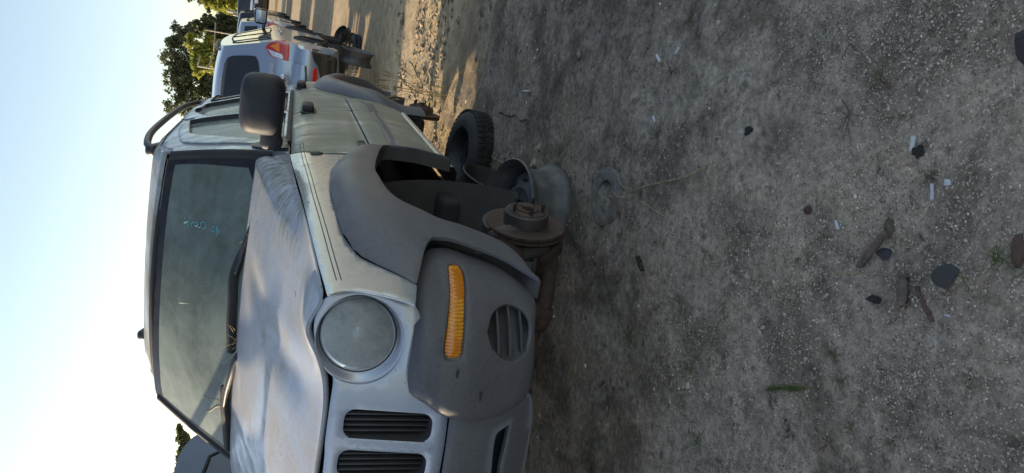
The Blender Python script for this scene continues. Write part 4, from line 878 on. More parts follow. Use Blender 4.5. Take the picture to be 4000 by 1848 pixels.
# ------------------------------------------------------------------ other vehicles
def vehicle(name,origin,az,prof,hw,label,cat,body,glass,windows=(),archx=(),archr=.38,bottom=.36,tumble=.75,belt=1.1,endr=.10,crown=.05,wheels=True,group=None,wheelmat=None,ztop=1.8):
    """origin: middle of the tail on the ground; az: heading of the nose from +y towards +x"""
    rt=empty(name,origin);rt.rotation_euler=(0,0,math.pi/2-az);tag(rt,label,cat,group)
    L=max(p[0] for p in prof if not isinstance(p,str))
    def wf(x,z):
        x=np.asarray(x,float);z=np.asarray(z,float)
        k=np.interp(z,[.2,.45,.75,belt-.05,belt+.03,ztop,ztop+.1],[.94,.975,1,.985,.955,tumble,tumble-.03])
        e=np.clip(endr-x,0,endr)/endr;f=np.clip(x-(L-.45),0,.45)/.45
        return hw*(k-.07*e**2-.12*f**2)
    pr=curve(prof,step=.05)
    if np.any(wf(pr[:,0],pr[:,1])<0): raise ValueError
    out=[(p[0],0,p[1]) for p in pr]
    bt=[]
    x=out[-1][0]
    for ax in sorted(archx,reverse=True):
        bt+=[(ax+archr+.02,0,bottom)]+[(ax+archr*math.cos(a),0,bottom+archr*1.02*math.sin(a)) for a in np.linspace(.05,math.pi-.05,14)]+[(ax-archr-.02,0,bottom)]
    polyp=out[::1]+['c']+bt
    holes=[w_[0] for w_ in windows]
    for sg in SG2:
        sp=panel('side_panel',[q if isinstance(q,str) else q for q in polyp],lambda x,z:sg*wf(x,z),(0,2),body,rt,(),.07,0,[0,sg,0],0,fill=.06)
        for wpoly,mat_ in windows:
            panel('side_window',wpoly,lambda x,z:sg*(wf(x,z)+.004),(0,2),mat_,rt,(),.09,0,[0,sg,0],0,fill=.05)
            c_=curve([q for q in wpoly+['c',wpoly[0]]],n=70);c_=c_ if c_.shape[1]==2 else c_[:,[0,2]];cc=c_.mean(0);ci=cc+(c_-cc)*1.0;co_=c_+(c_-cc)/np.linalg.norm(c_-cc,axis=1)[:,None]*.022
            loft('window_trim',[np.stack([q[:,0],sg*(wf(q[:,0],q[:,1])+d),q[:,1]],1) for q,d in ((ci,.003),(ci,.010),(co_,.010),(co_,.001))],M['rubber'],rt,flip=sg<0)
        for ax in archx:
            a=np.linspace(-.4,math.pi+.4,30);rr=archr+.015
            rows=[np.stack([ax+rr*np.cos(a),np.full(30,sg*v),bottom+rr*np.sin(a)],1) for v in (hw*.97,hw*.6)];rows.append(np.stack([ax+.02*np.cos(a),np.full(30,sg*hw*.6),bottom+.02*np.sin(a)],1))
            loft('wheel_well',rows,M['liner'],rt,flip=sg<0)
            if wheels:
                r0=.34;w0=empty('wheel',(ax,sg*(hw-.12),r0));w0.rotation_euler=(R(-90)*sg,0,0);w0.parent=rt
                lathe('tyre',[(.20,.10),(.25,.11),(r0-.02,.10),(r0,.07),(r0,-.07),(r0-.02,-.10),(.2,-.1)],M['rubber'],w0,36)
                lathe('rim',[(.0,.07),(.05,.075),(.06,.06),(.17,.05),(.195,.09),(.205,.09)],M['rim'],w0,24)
    tt=np.linspace(-1,1,15);T=np.gradient(pr,axis=0);T/=np.linalg.norm(T,axis=1)[:,None]+1e-9
    N=np.stack([-T[:,1],T[:,0]],1)   # outward for a profile running tail-bottom -> roof -> nose
    rows=[]
    for t_ in tt:
        c=crown*(1-abs(t_)**2.5);q=pr+N*c;rows.append(np.stack([q[:,0],t_*wf(pr[:,0],pr[:,1]),q[:,1]],1))
    loft('body_shell',rows,body,rt,flip=False)
    rbox('underbody',(L/2,0,bottom+.08),(L*.9,hw*1.7,.12),M['dark'],rt,.03)
    rt['_w']=0;del rt['_w']
    return rt,wf,N,pr
def cross(rt,name,pr,N,wf,i0,i1,frac,mat,crown=.05,off=.006):
    rows=[]
    for t_ in np.linspace(-frac,frac,11):
        c=crown*(1-abs(t_)**2.5)+off;q=pr[i0:i1]+N[i0:i1]*c;rows.append(np.stack([q[:,0],t_*wf(pr[i0:i1,0],pr[i0:i1,1]),q[:,1]],1))
    return loft(name,rows,mat,rt)
# the silver-blue SUV whose tail faces the camera
EPROF=[(.12,.40),(-.02,.50),(-.05,.70),(-.04,.86),'c',(.03,.90),(.05,1.05),(.10,1.18),(.30,1.50),(.44,1.68),(.60,1.745),(1.2,1.79),(2.0,1.78),(2.5,1.73),(2.75,1.68),(3.45,1.20),(3.6,1.16),(4.2,1.06),(4.55,.95),(4.68,.75),(4.66,.45)]
EP=[((-1.064,-0.780,1.661),(-1.094,-0.860,1.376),(-0.229,-0.860,1.344),(0.013,-0.860,1.337),(-0.167,-0.780,1.664)),
    ((-0.094,-0.780,1.669),(0.067,-0.860,1.334),(1.163,-0.860,1.309),(1.234,-0.780,1.602)),
    ((1.401,-0.780,1.602),(1.352,-0.860,1.304),(2.300,-0.860,1.266),(2.726,-0.820,1.413))]
print('ENDE windows',EP)
sv,ewf,EN,EPR=vehicle('silver_blue_suv',(1.288,9.26,.0),math.atan(.302),EPROF,.90,'silver-blue SUV parked beyond, its tail with red and orange lamp facing the camera','suv',M['silver2'],M['glassrefl'],
  [([(.62,0,1.20),(.95,0,1.22),'c',(.98,0,1.60),'c',(.80,0,1.62),(.66,0,1.55),'c'],M['glassrefl']),([(1.03,0,1.21),'c',(1.85,0,1.18),'c',(1.88,0,1.66),'c',(1.04,0,1.63),'c'],M['glassrefl']),([(1.95,0,1.18),'c',(3.05,0,1.15),(2.98,0,1.25),(2.62,0,1.60),'c',(1.98,0,1.66),'c'],M['glassrefl'])],
  (1.0,3.75),.42,.40,tumble=.76,belt=1.15,wheels=False,ztop=1.76,crown=.07)
def epan(name,pts,mat,off,parent=sv,**k):
    def f(y,z):
        z=np.asarray(z,float);y=np.asarray(y,float);nt_=int(len(EPR)*.24);T=EPR[3:nt_];Nn=EN[3:nt_]
        xr=np.interp(z,T[:,1],T[:,0]);w_=ewf(xr,z);out_=np.zeros(len(z))
        for i in range(len(z)):
            c=.07*(1-min(1,abs(y[i])/w_[i])**2.5);q=T+Nn*(c+off);out_[i]=np.interp(z[i],np.maximum.accumulate(q[:,1]),q[:,0])
        return out_+.08*np.clip((np.abs(y)-w_*.97)/.05,0,2)**2
    return panel(name,pts,f,(1,2),mat,parent,(),.018,.006,[-1,0,0],.002,**k)
rwv=epan('rear_window',[(0.270,-0.565,1.677),(0.220,-0.606,1.598),(0.120,-0.648,1.387),(0.100,-0.620,1.345),(0.090,-0.548,1.319),(0.090,-0.418,1.303),(0.090,-0.109,1.280),'c',(0.300,0.239,1.726),'c',(0.300,-0.206,1.729),(0.290,-0.477,1.713)],M['glassdark'],.010)
lampc=epan('tail_lamp',[(0.050,-0.783,1.258),(0.050,-0.846,1.205),(0.040,-0.881,1.143),(0.040,-0.895,1.062),(0.040,-0.880,1.002),(0.040,-0.825,0.985),'c',(0.030,-0.658,0.986),'c',(0.030,-0.669,1.050),(0.030,-0.686,1.178),(0.050,-0.750,1.241)],M['red'],.012)
lampc['label']='red tail lamp with orange and clear corners'
epan('orange_section',[(0.050,-0.804,1.204),(0.040,-0.863,1.107),'c',(0.040,-0.749,1.097),'c'],M['orange'],.017,lampc)
epan('clear_section',[(0.050,-0.763,1.236),(0.040,-0.738,1.093),'c',(0.040,-0.719,1.056),(0.040,-0.674,1.050),'c',(0.040,-0.692,1.172)],M['clear'],.017,lampc)
epan('clear_section',[(0.040,-0.719,1.080),(0.040,-0.715,1.062),(0.040,-0.677,1.053),(0.040,-0.680,1.071)],M['white'],.020,lampc)
epan('bumper_reflector',[(-0.050,-0.610,0.706),(-0.050,-0.641,0.682),(-0.050,-0.624,0.650),(-0.050,-0.441,0.623),'c',(-0.050,-0.430,0.698),'c'],M['red'],.006)
epan('plate_panel',[(0.030,-0.680,1.139),(0.020,-0.652,0.908),(0.000,-0.645,0.806),(0.000,-0.623,0.792),(0.000,-0.320,0.764),'c',(0.030,-0.265,1.121),'c'],M['silver2'],.016)
epan('bumper_gap',[(0.020,-0.646,0.908),(0.000,-0.641,0.794),(0.000,-0.625,0.774),(0.000,-0.260,0.740),'c',(0.000,-0.257,0.758),'c',(0.000,-0.622,0.798)],M['black'],.012)
epan('bumper_skin',[(-0.050,-0.812,0.735),(-0.050,-0.865,0.722),(-0.050,-0.910,0.672),(-0.050,-0.939,0.568),'c',(0.000,-0.921,0.510),(0.050,-0.453,0.457),'c',(-0.050,-0.445,0.595),'c',(-0.050,-0.567,0.617),(-0.050,-0.661,0.653),(-0.050,-0.716,0.701)],M['black2'],.010)  # black area covering the lower part of the tail
o=lathe('tailgate_badge',[(0,.03),(.05,.028),(.075,.018),(.09,0)],M['silver2'],sv,28);o.matrix_local=Matrix.Translation((-0.030,-0.417,1.025))@Vector((-1,0,0)).to_track_quat('Z','Y').to_matrix().to_4x4()
p=(-0.050,-0.441,0.878);
for dy,dz in ((0,.028),(-.03,-.02),(.03,-.02)):
    rbox('diamond_mark',(p[0],p[1]+dy,p[2]+dz),(.012,.034,.034),M['red'],sv,.002,1,(R(45),0,0))
p=(-0.020,-0.463,1.149);textmesh('name_letters','ENDEAVOR',.062,.004,M['chrome'],sv,Matrix(((0,0,-1,-.03),(-1,0,0,p[1]+.19),(0,1,0,p[2]),(0,0,0,1))))
# roof rails, spoiler lamp, wiper, mirror, handles, arch mouldings
for sg in SG2:
    tube('roof_rail',curve([(.75,sg*.60,1.745),(.85,sg*.61,1.79),(1.1,sg*.62,1.84),(2.0,sg*.61,1.86),(2.5,sg*.60,1.83),(2.65,sg*.59,1.76)],n=30),.020,M['black'],sv,8)
    for x_ in (1.55,2.2):
        rbox('door_handle',(x_,sg*(float(ewf(x_,1.02))+.02),1.04),(.17,.035,.035),M['chrome'],sv,.012,3)
    th=np.linspace(math.pi*.98,.02,30)
    for ax in (1.0,3.75):
        loft('arch_moulding',[np.array([(ax+rr*math.cos(a),sg*(float(ewf(ax+rr*math.cos(a),.40+rr*math.sin(a)))+dv),.40+rr*math.sin(a)*1.0) for a in th]) for rr,dv in ((.50,.002),(.49,.022),(.44,.026),(.425,-.05))],M['rubber'],sv,flip=sg>0)
    m_=rbox('door_mirror',(3.0,sg*1.03,1.30),(.10,.24,.19),M['black2'],sv,.04,4);rbox('mirror_glass',(2.947,sg*1.035,1.30),(.006,.18,.14),M['glassrefl'],m_,.002,1) if False else None
    g_=rbox('mirror_glass',(-.052,0,0),(.006,.185,.145),M['clear'],m_,.002,1)
    rbox('mirror_foot',(0,-sg*.14,-.05),(.08,.10,.05),M['black2'],m_,.01,2)
rbox('lower_bumper',(.02,0,.52),(.16,1.60,.22),M['black2'],sv,.05,4)
rbox('spare_carrier',(.9,0,.35),(.9,1.2,.12),M['dark'],sv,.03)
tube('rear_wiper',curve([(.02,-.10,1.16),(.08,-.05,1.24),(.13,.10,1.32)],n=8),.010,M['black'],sv,6)
# wheels and props round the second SUV
def E2W(p): c_,s_=math.cos(math.pi/2-math.atan(.302)),math.sin(math.pi/2-math.atan(.302));return (1.159+.9*(p[0]*c_-p[1]*s_),8.334+.9*(p[0]*s_+p[1]*c_),p[2])
steel_rim('steel_rim',E2W((.62,-.80,.235)),(.93,-.34,-.10),M['rim'],.20,.17,'upright steel rim propping the rear corner of the silver-blue SUV')
t=steel_rim('wheel_with_tyre',((2.364,9.990,0.000)[0],(2.364,9.990,0.000)[1]+.15,.07),(.05,-.05,1),M['dark'],.17,.12,'flat black tyre lying on the dirt beside the rear corner of the silver-blue SUV');t['category']='wheel';tyre(t,.29,.18,.13,M['rubber'],30)
t=steel_rim('brake_drum',((2.705,10.507,0.000)[0],(2.705,10.507,0.000)[1],.16),(.3,-.5,.8),M['steel'],.12,.20,'dark brake drum stacked beside the silver-blue SUV');t['category']='drum'
t=steel_rim('wheel_with_tyre',E2W((3.75,-.76,.22)),(.95,-.30,0),M['rust'],.16,.17,'small wheel with rusty rim by the front arch of the silver-blue SUV');t['category']='wheel';tyre(t,.26,.16,.18,M['rubber'],30)
SUVP=[(.10,.35),(-.02,.50),(0,.95),'c',(.06,1.10),(.25,1.55),(.38,1.74),(.8,1.80),(2.2,1.79),(2.7,1.73),(3.4,1.22),(3.6,1.16),(4.3,1.08),(4.55,.95),(4.62,.7),(4.58,.38)]
SUVW=lambda g:[([(.45,0,1.16),(1.0,0,1.16),'c',(1.0,0,1.60),(.62,0,1.58),'c'],g),([(1.1,0,1.15),'c',(1.95,0,1.14),'c',(1.97,0,1.62),'c',(1.12,0,1.62),'c'],g),([(2.05,0,1.14),'c',(3.05,0,1.14),'c',(2.62,0,1.60),'c',(2.07,0,1.62),'c'],g)]
def mirrors(rt,x,z,hw,mat):
    for sg in SG2: rbox('door_mirror',(x,sg*(hw+.10),z),(.11,.20,.15),mat,rt,.03,3)
def rails(rt,x0,x1,y,z,mat,r=.022,lift_=.06):
    for sg in SG2:
        tube('roof_rail',curve([(x0,sg*y,z),(x0+.1,sg*y,z+lift_),(x0+.5,sg*y,z+lift_+.01),(x1-.5,sg*y,z+lift_+.01),(x1-.1,sg*y,z+lift_),(x1,sg*y,z)],n=26),r,mat,rt,8)
def simple_lamps(rt,hw,L,zt=.95,zh=.85):
    for sg in SG2:
        rbox('tail_lamp',(.0,sg*hw*.84,zt),(.10,.16,.26),M['red'],rt,.03,3);rbox('headlight',(L-.10,sg*hw*.74,zh),(.12,.26,.14),M['clear'],rt,.03,3)
    rbox('bumper',(-.02,0,.55),(.16,hw*1.75,.20),M['black2'],rt,.05,3);rbox('bumper',(L-.04,0,.50),(.16,hw*1.7,.22),M['black2'],rt,.05,3)
CA=math.atan(.302)
# neighbour on the passenger side: nose the same way as the silver SUV (towards the camera)
def C2W(x,v): q=Vector((-0.658000,2.660988,0.057737))+Vector((-0.288228,-0.955908,0.056257))*x+Vector((0.957318,-0.288983,-0.005609))*v; return (q.x,q.y,0)
q=C2W(-2.42,-2.17)
dk,wf_,N_,pr_=vehicle('dark_suv',q,math.atan2(-.2885,-.9575),SUVP,.90,'dark blue SUV with roof rails parked behind the silver SUV on its passenger side','suv',M['drive'],M['glassdark'],SUVW(M['glassdark']),(.95,3.55),.40,.38,tumble=.76,wheels=False,ztop=1.78)
simple_lamps(dk,.90,4.6);mirrors(dk,2.95,1.22,.9,M['tan']);rails(dk,.6,2.55,.60,1.79,M['drive'],.024,.11);dk.scale=(.97,.97,.945)
cross(dk,'windscreen',pr_,N_,wf_,int(len(pr_)*.60),int(len(pr_)*.685),.86,M['glassdark'])
cross(dk,'rear_window',pr_,N_,wf_,int(len(pr_)*.165),int(len(pr_)*.225),.84,M['glassdark'])
# vans added out of frame on the left to throw shade over the foreground
def std(name,loc,az,label,cat,mat,prof=SUVP,win=None,hw=.9,scale=1,group=None,wheels=True,rail=False,glass=None):
    rt,wf_,N_,pr_=vehicle(name,loc,az,prof,hw,label,cat,mat,glass or M['glassdark'],win if win is not None else SUVW(glass or M['glassdark']),(.95,3.55),.40,.38,tumble=.78,wheels=wheels,group=group,ztop=1.78)
    simple_lamps(rt,hw,4.6);mirrors(rt,2.95,1.22,hw,M['black2'])
    cross(rt,'windscreen',pr_,N_,wf_,int(len(pr_)*.60),int(len(pr_)*.685),.86,M['glassdark']);cross(rt,'rear_window',pr_,N_,wf_,int(len(pr_)*.165),int(len(pr_)*.225),.84,M['glassdark'])
    if rail: rails(rt,.6,2.5,.6,1.79,M['black2'])
    rt.scale=(scale,)*3;return rt
VANP=[(.06,.38),(-.02,.55),(0,1.2),'c',(.06,1.9),(.2,2.08),(.6,2.12),(3.0,2.10),(3.6,2.02),(4.2,1.35),(4.35,1.2),(4.75,1.02),(4.85,.8),(4.82,.4)]
std('shade_van_white',(-5.45,-.55,0),R(14),'white van added out of frame left of the camera to cast foreground shade','van',M['white'],VANP,[([(3.0,0,1.3),'c',(3.9,0,1.3),'c',(3.5,0,1.85),'c',(3.0,0,1.88),'c'],M['glassdark'])])
std('shade_van_grey',(-4.6,-5.2,0),R(14),'grey van added out of frame behind the camera to cast foreground shade','van',M['white'],VANP,[([(3.0,0,1.3),'c',(3.9,0,1.3),'c',(3.5,0,1.85),'c',(3.0,0,1.88),'c'],M['glassdark'])])
for o_ in (sv,):
    o_.scale=(.9,.9,.9);o_.location=(1.159,8.334,.145)
# the rest of the row; hidden ones are added to shape the sun strips
std('shade_hatchback',(-4.6,9.35,0),CA,'black hatchback added unseen behind the silver SUV to shape the sun strip','car',M['black2'],scale=.95,group=None)
std('shade_suv_grey',(2.3,14.6,0),CA,'grey SUV added unseen beyond the silver-blue SUV to block the low sun','suv',M['steel'],scale=1.0)
std('white_wagon',(4.35,19.9,0),CA,'pale wagon with dark red lamp showing above the silver-blue SUV roof','car',M['silver2'],scale=.94)
std('dark_suv',((7.576,29.200,1.798)[0]-.6,29.2,0),CA,'tall dark SUV with a sunlit roof edge beyond the pale wagon','suv',M['black2'],scale=1.03)
std('shade_suv_blue',(6.9,35.2,0),CA,'dark blue SUV added unseen far down the row to block the low sun','suv',M['drive'],scale=1.0)
# black truck cab at the right edge with a big pale window and tubular guard
TRP=[(.05,.6),(0,.8),(0,1.25),'c',(.02,1.3),(.35,2.05),(.5,2.15),(1.6,2.2),(1.9,2.1),(2.0,1.3),'c',(4.8,1.3),'c',(4.85,.6)]
tk,wf_,N_,pr_=vehicle('black_truck',((12.603,45.200,1.195)[0]-.1,45.2,0),CA+.1,TRP,1.05,'black truck with a pale window and tube frame at the far end of the yard','truck',M['black2'],M['clear'],[([(.5,0,1.3),'c',(1.75,0,1.32),'c',(1.7,0,2.0),'c',(.75,0,2.0),'c'],M['clear'])],(.95,3.9),.48,.45,tumble=.86,belt=1.3,wheels=True,ztop=2.1)
cross(tk,'cab_window',pr_,N_,wf_,int(len(pr_)*.07),int(len(pr_)*.135),.84,M['clear'])
rbox('window_sticker',(.10,-.45,1.5),(.02,.22,.16),M['blue'],tk,.004,1)
for sg in SG2: tube('tube_guard',curve([(-.1,sg*.95,.8),(-.15,sg*.95,1.4),(.2,sg*.95,2.2),(.5,sg*.9,2.3)],n=14),.035,M['black'],tk,6)
tube('tube_guard',[(-.15,-.95,1.35),(-.15,0,1.35),(-.15,.95,1.35)],.035,M['black'],tk,6)
rbox('work_lamp',(-.2,.80,1.22),(.12,.24,.16),M['white'],tk,.03,2)
rbox('blue_tarp_bundle',(11.0,33.5,.25),(1.1,.7,.5),M['drive'],None,.15,4);bpy.data.objects['blue_tarp_bundle']['label']='dark blue tarpaulin bundle on the dirt between sunlit strips';bpy.data.objects['blue_tarp_bundle']['category']='tarp'
# ------------------------------------------------------------------ TREES, POLES
def tree(name,blobs,depth,label,leaf,n,base,seed,ls=.16,airy=.5):
    """blobs: crown lumps as (centre, radius); leaves are small quads clumped through each lump"""
    rg=np.random.default_rng(seed);rt=empty(name,(base[0],base[1],0));tag(rt,label,'tree')
    top=max(blobs,key=lambda b:b[0][2]);b0=Vector((0,0,-.2));V=[];F=[]
    cx_=sum(b[0][0] for b in blobs)/len(blobs)-base[0];cz_=sum(b[0][2] for b in blobs)/len(blobs)
    tr=curve([(0,0,-.3),(cx_*.2,0,cz_*.4),(cx_*.7,.1,cz_*.85),(top[0][0]-base[0],0,top[0][2]*.95)],n=12)
    V,F=tube_vf(tr,np.linspace(.28,.05,12),9)
    for c,r in blobs:
        c=np.array(c)-[base[0],base[1],0];k=tr[min(range(len(tr)),key=lambda i:abs(tr[i][2]-c[2]*.75))]
        for q_ in range(3):
            e=c+rg.normal(0,r*.4,3);v,f=tube_vf(curve([tuple(k),tuple((k+e)/2+rg.normal(0,.15,3)),tuple(e)],n=7),np.linspace(.09,.02,7),5,len(V));V+=v;F+=f
    mk('trunk',V,F,M['bark'],rt)
    P=[]
    vol=np.array([b[1]**2 for b in blobs]);vol=vol/vol.sum()
    for (c,r),w_ in zip(blobs,vol):
        m_=int(n*w_);ncl=max(6,int(m_/26));cl=rg.normal(0,1,(ncl,3));cl/=np.linalg.norm(cl,axis=1)[:,None];cl*=rg.uniform(.35,1.05,(ncl,1))**.6*r*np.array([1,1,.9])
        cl=cl[rg.integers(0,ncl,m_)]
        P.append(np.array(c)-[base[0],base[1],0]+cl+rg.normal(0,r*.085+.05*airy,(m_,3)))
    P=np.vstack(P);m_=len(P);u=rg.normal(0,1,(m_,3));u/=np.linalg.norm(u,axis=1)[:,None];v=np.cross(u,rg.normal(0,1,(m_,3)));v/=np.linalg.norm(v,axis=1)[:,None]
    s=ls*rg.uniform(.6,1.3,(m_,1));A=np.stack([P-u*s,P+v*s*.5,P+u*s,P-v*s*.5],1).reshape(-1,3)
    o=bulk('crown',A,np.arange(m_*4).reshape(-1,4),leaf);o.parent=rt
    return rt
def B(p,r,d): return (p,r*d/2774.)
tree('pine_tree',[B((18.659,82.000,8.480),28,82),B((17.530,82.000,8.840),26,82),B((17.571,82.000,7.801),34,82),B((15.734,82.000,8.913),34,82),B((15.545,82.000,7.909),40,82),B((15.622,82.000,6.570),44,82),B((13.955,82.000,8.699),30,82),B((13.593,82.000,7.536),44,82),B((13.523,82.000,6.182),50,82),B((12.180,82.000,8.049),34,82),B((10.916,82.000,8.497),24,82),B((11.218,82.000,7.255),40,82),B((11.752,82.000,5.319),60,82),B((18.734,82.000,7.269),24,82),B((13.812,82.000,4.207),60,82)],82,'tall airy dark green tree with sky showing through, highest of the far trees',M['leafdark'],13500,(14.982,82.000,1.868),1,.17,1.6)
tree('broadleaf_tree',[B((15.763,74.000,6.293),24,74),B((14.805,74.000,5.449),38,74),B((16.435,74.000,6.626),16,74),B((14.741,74.000,4.319),46,74),B((15.880,74.000,4.848),34,74),B((14.030,74.000,3.361),44,74),B((13.650,74.000,5.818),24,74),B((15.372,74.000,3.452),44,74)],74,'yellow-green sunlit broadleaf tree in front of the tall airy one',M['leaflight'],9500,(15.119,74.000,1.937),2,.20,.6)
tree('dark_tree',[B((20.755,88.000,6.948),30,88),B((21.737,88.000,5.817),28,88),B((20.893,88.000,4.821),46,88),B((22.384,88.000,3.838),42,88),B((20.569,88.000,3.306),50,88),B((19.694,88.000,5.009),40,88),B((21.850,88.000,2.708),50,88)],88,'dense dark evergreen standing behind the pale utility pole',M['leafdark'],17000,(21.946,88.000,2.163),3,.20,.3)
tree('roadside_tree',[B((19.185,70.000,5.052),20,70),B((19.096,70.000,4.299),26,70),B((19.187,70.000,3.444),32,70),B((19.328,70.000,2.693),34,70),B((20.287,70.000,4.380),45,70),B((20.954,70.000,3.348),55,70)],70,'yellow-green tree at the right edge beside the black truck',M['leaflight'],10000,(20.241,70.000,2.209),4,.19,.5)
tree('dark_tree',[B((20.341,76.000,5.558),14,76),B((19.876,76.000,5.365),10,76),B((21.265,76.000,5.965),30,76),B((20.840,76.000,7.144),14,76),B((21.873,76.000,6.691),40,76)],76,'dark leaning tree whose tip shows at the right edge of the sky',M['leafdark'],4500,(22.981,76.000,2.343),5,.17,.7)
tree('dark_tree',[B((-16.628,60.000,4.364),9,60),B((-16.905,60.000,4.381),8,60),B((-17.389,60.000,4.133),18,60),B((-18.977,60.000,4.153),16,60),B((-19.968,60.000,4.177),14,60),B((-18.391,60.000,3.922),22,60)],60,'dark tree behind the roof rails of the dark SUV on the left',M['leafdark'],5000,(-17.741,60.000,-0.118),6,.13,.8)
def pole(name,top,foot,r,label,arms=(),mat='pole'):
    rt=empty(name,foot);tag(rt,label,'pole');f=Vector(foot);t=Vector(top)-f
    tube('shaft',[(0,0,-.3),tuple(t*.5),tuple(t)],[r*1.15,r,r*.85],M[mat],rt,10)
    for a_,b_,rr in arms: tube('cross_arm',[tuple(Vector(a_)-f),tuple(Vector(b_)-f)],rr,M[mat],rt,6)
    return rt
pole('utility_pole',(11.685,62.000,6.127),(11.610,62.000,1.003),.085,'yellow-lit wooden pole with a long arm before the airy tree',[((11.757,62.000,5.280),(12.966,62.000,4.988),.07),((12.966,62.000,4.988),(15.326,62.000,5.035),.055),((11.751,62.000,6.095),(12.482,62.000,5.959),.07)])
pole('utility_pole',(14.852,56.000,4.417),(14.670,56.000,1.335),.13,'thick pale utility pole with a white lamp at the right side',[((14.653,56.000,3.995),(14.623,56.000,3.651),.08)])
pole('thin_pole',(12.974,50.000,2.592),(13.049,50.000,1.344),.03,'thin pale pole beside the thick utility pole')
pole('utility_pole',(14.158,60.000,5.827),(14.079,60.000,1.214),.05,'weathered pole hidden among the yellow-green leaves')
for o_ in list(bpy.data.objects):
    if o_.get('category')=='pole': o_.location.z=0 if o_.location.z<0 else o_.location.z*0
# ------------------------------------------------------------------ THINGS ON THE DIRT
def put(p,dz=0): return (p[0],p[1],float(gh(p[0],p[1]))+dz)
def butt(a,b,r,label,crush=False):
    a=Vector(put(a,r*.8));b=Vector(put(b,r*.8));P=[tuple(a.lerp(b,t)) for t in np.linspace(0,1,7)]
    rr=np.array([1,1.02,1,.97,1,.96,.9])*r
    if crush: rr[0]*=.5;rr[1]*=.8
    o=tube('cigarette_butt',P,rr,M['butt'],None,10);q=rbox('filter_tip',tuple(b),(.002,.002,.002),M['tan'],None,.0004,1);bpy.data.objects.remove(q);tag(o,label,'litter','cigarette butts on the dirt');return o
butt((0.188,1.150,0.000),(0.151,1.148,0.000),.0043,'long white cigarette butt with torn end, lowest of the litter near the dark stone')
butt((0.299,1.201,0.000),(0.266,1.204,0.000),.0055,'white cigarette butt touching the black clod')
butt((0.730,2.341,0.000),(0.699,2.313,0.000),.0055,'white cigarette butt by the mossy dark patch')
butt((0.731,2.207,0.000),(0.709,2.223,0.000),.0055,'whitest cigarette butt, beside the one by the mossy patch')
butt((0.497,2.353,0.000),(0.475,2.338,0.000),.0045,'small white cigarette butt above the weathered ring')
butt((0.104,1.422,0.000),(0.081,1.412,0.000),.0045,'faint flattened paper scrap on grey gravel',True)
butt((0.813,3.686,0.000),(0.797,3.591,0.000),.005,'small pale scrap near the dry dirt clods',True)
def stone(name,p,s,label,mat,cat='stone',flat=.5,rz=0,seed=1,sub=3,rough=.18):
    bm=bmesh.new();bmesh.ops.create_icosphere(bm,subdivisions=sub,radius=1)
    rg=np.random.default_rng(seed);D=rg.normal(0,1,(9,3));D/=np.linalg.norm(D,axis=1)[:,None];h=rg.uniform(.62,.92,9)
    for v in bm.verts:
        c=np.array(v.co)
        for d,k_ in zip(D,h):
            e=c@d-k_
            if e>0:c=c-d*e
        c=c*(1+rough*(float(vnoise(c[0]*4+9,c[1]*4+c[2]*3,seed))-.5));v.co=Vector(c)
    me=bpy.data.meshes.new(name);bm.to_mesh(me);bm.free();me.materials.append(mat);o=bpy.data.objects.new(name,me);COL.objects.link(o)
    s=tuple(q*.78 for q in s);o.location=put(p,s[2]*.25);o.scale=s;o.rotation_euler=(0,0,rz);return tag(o,label,cat)
stone('flat_stone',(-0.015,1.101,-0.000),(.036,.044,.012),'large flat black stone on the foreground gravel',M['stone'],seed=3,rz=.4)
stone('flat_stone',(0.023,1.280,0.000),(.020,.030,.009),'dark flat stone under the end of the brown stick',M['stone'],seed=5,rz=.2)
stone('dark_clod',(0.263,1.187,0.000),(.021,.021,.012),'black crumbly clod touching a cigarette butt',M['dark'],'clod',seed=8,rough=.6)
stone('dark_clod',(0.378,1.786,0.000),(.020,.024,.006),'dark crumbled stain of soil in the right foreground',M['dark'],'clod',seed=9,rough=.9)
stone('tan_stone',(-0.059,0.989,0.000),(.014,.018,.010),'rounded tan stone near the bottom edge of the photo',M['tan'],seed=10)
stone('tan_stone',(0.003,0.949,0.000),(.012,.017,.008),'pale tan stone beside the coiled brown thing',M['tan'],seed=12)
stone('pale_stone',(0.190,1.115,0.000),(.011,.013,.005),'pale angular chip close to the long cigarette butt',M['butt'],seed=13)
stone('pale_stone',(0.087,1.981,0.000),(.012,.016,.008),'pale oval pebble on the dirt right of the weathered ring',M['tan'],seed=14)
stone('dark_clod',(-0.089,1.293,-0.000),(.018,.030,.010),'dark clod with bits of moss left of the stick',M['dark'],'clod',seed=15,rough=.5)
stone('red_leaf',(0.132,1.524,0.000),(.017,.022,.004),'dark red fallen leaf on grey gravel',plain('red_brown_leaf',(.075,.035,.03),.7),'leaf',seed=16)
stone('leaf_litter',(0.087,1.260,-0.000),(.030,.022,.008),'clump of dead brown leaves near the brown stick',plain('brown_leaf',(.10,.075,.05),.8),'leaf',seed=17,rough=.8)
stone('seed_husk',(-0.102,1.096,0.000),(.004,.011,.003),'tiny white seed husk below the broken stick',M['butt'],'husk',seed=18)
stone('coiled_root',(0.048,0.949,0.000),(.040,.020,.012),'brown curled root at the bottom edge beside the tan stone',M['stick'],'root',seed=19,rough=.5)
stone('stone_slab',(0.451,0.962,0.000),(.075,.030,.008),'smooth dark slab half buried at the lower right corner',M['steel'],seed=20,rough=.1,rz=.2)
def stick(name,a,b,r,label,mat,bend=.01,seed=0):
    a=np.array(put(a,r));b=np.array(put(b,r));rg=np.random.default_rng(seed);P=[a+(b-a)*t+rg.normal(0,bend*.3,3)*[1,1,.15] for t in np.linspace(0,1,9)]
    o=tube(name,catmull(P,3),r*rg.uniform(.75,1.15,25),mat,None,8);return tag(o,label,'stick')
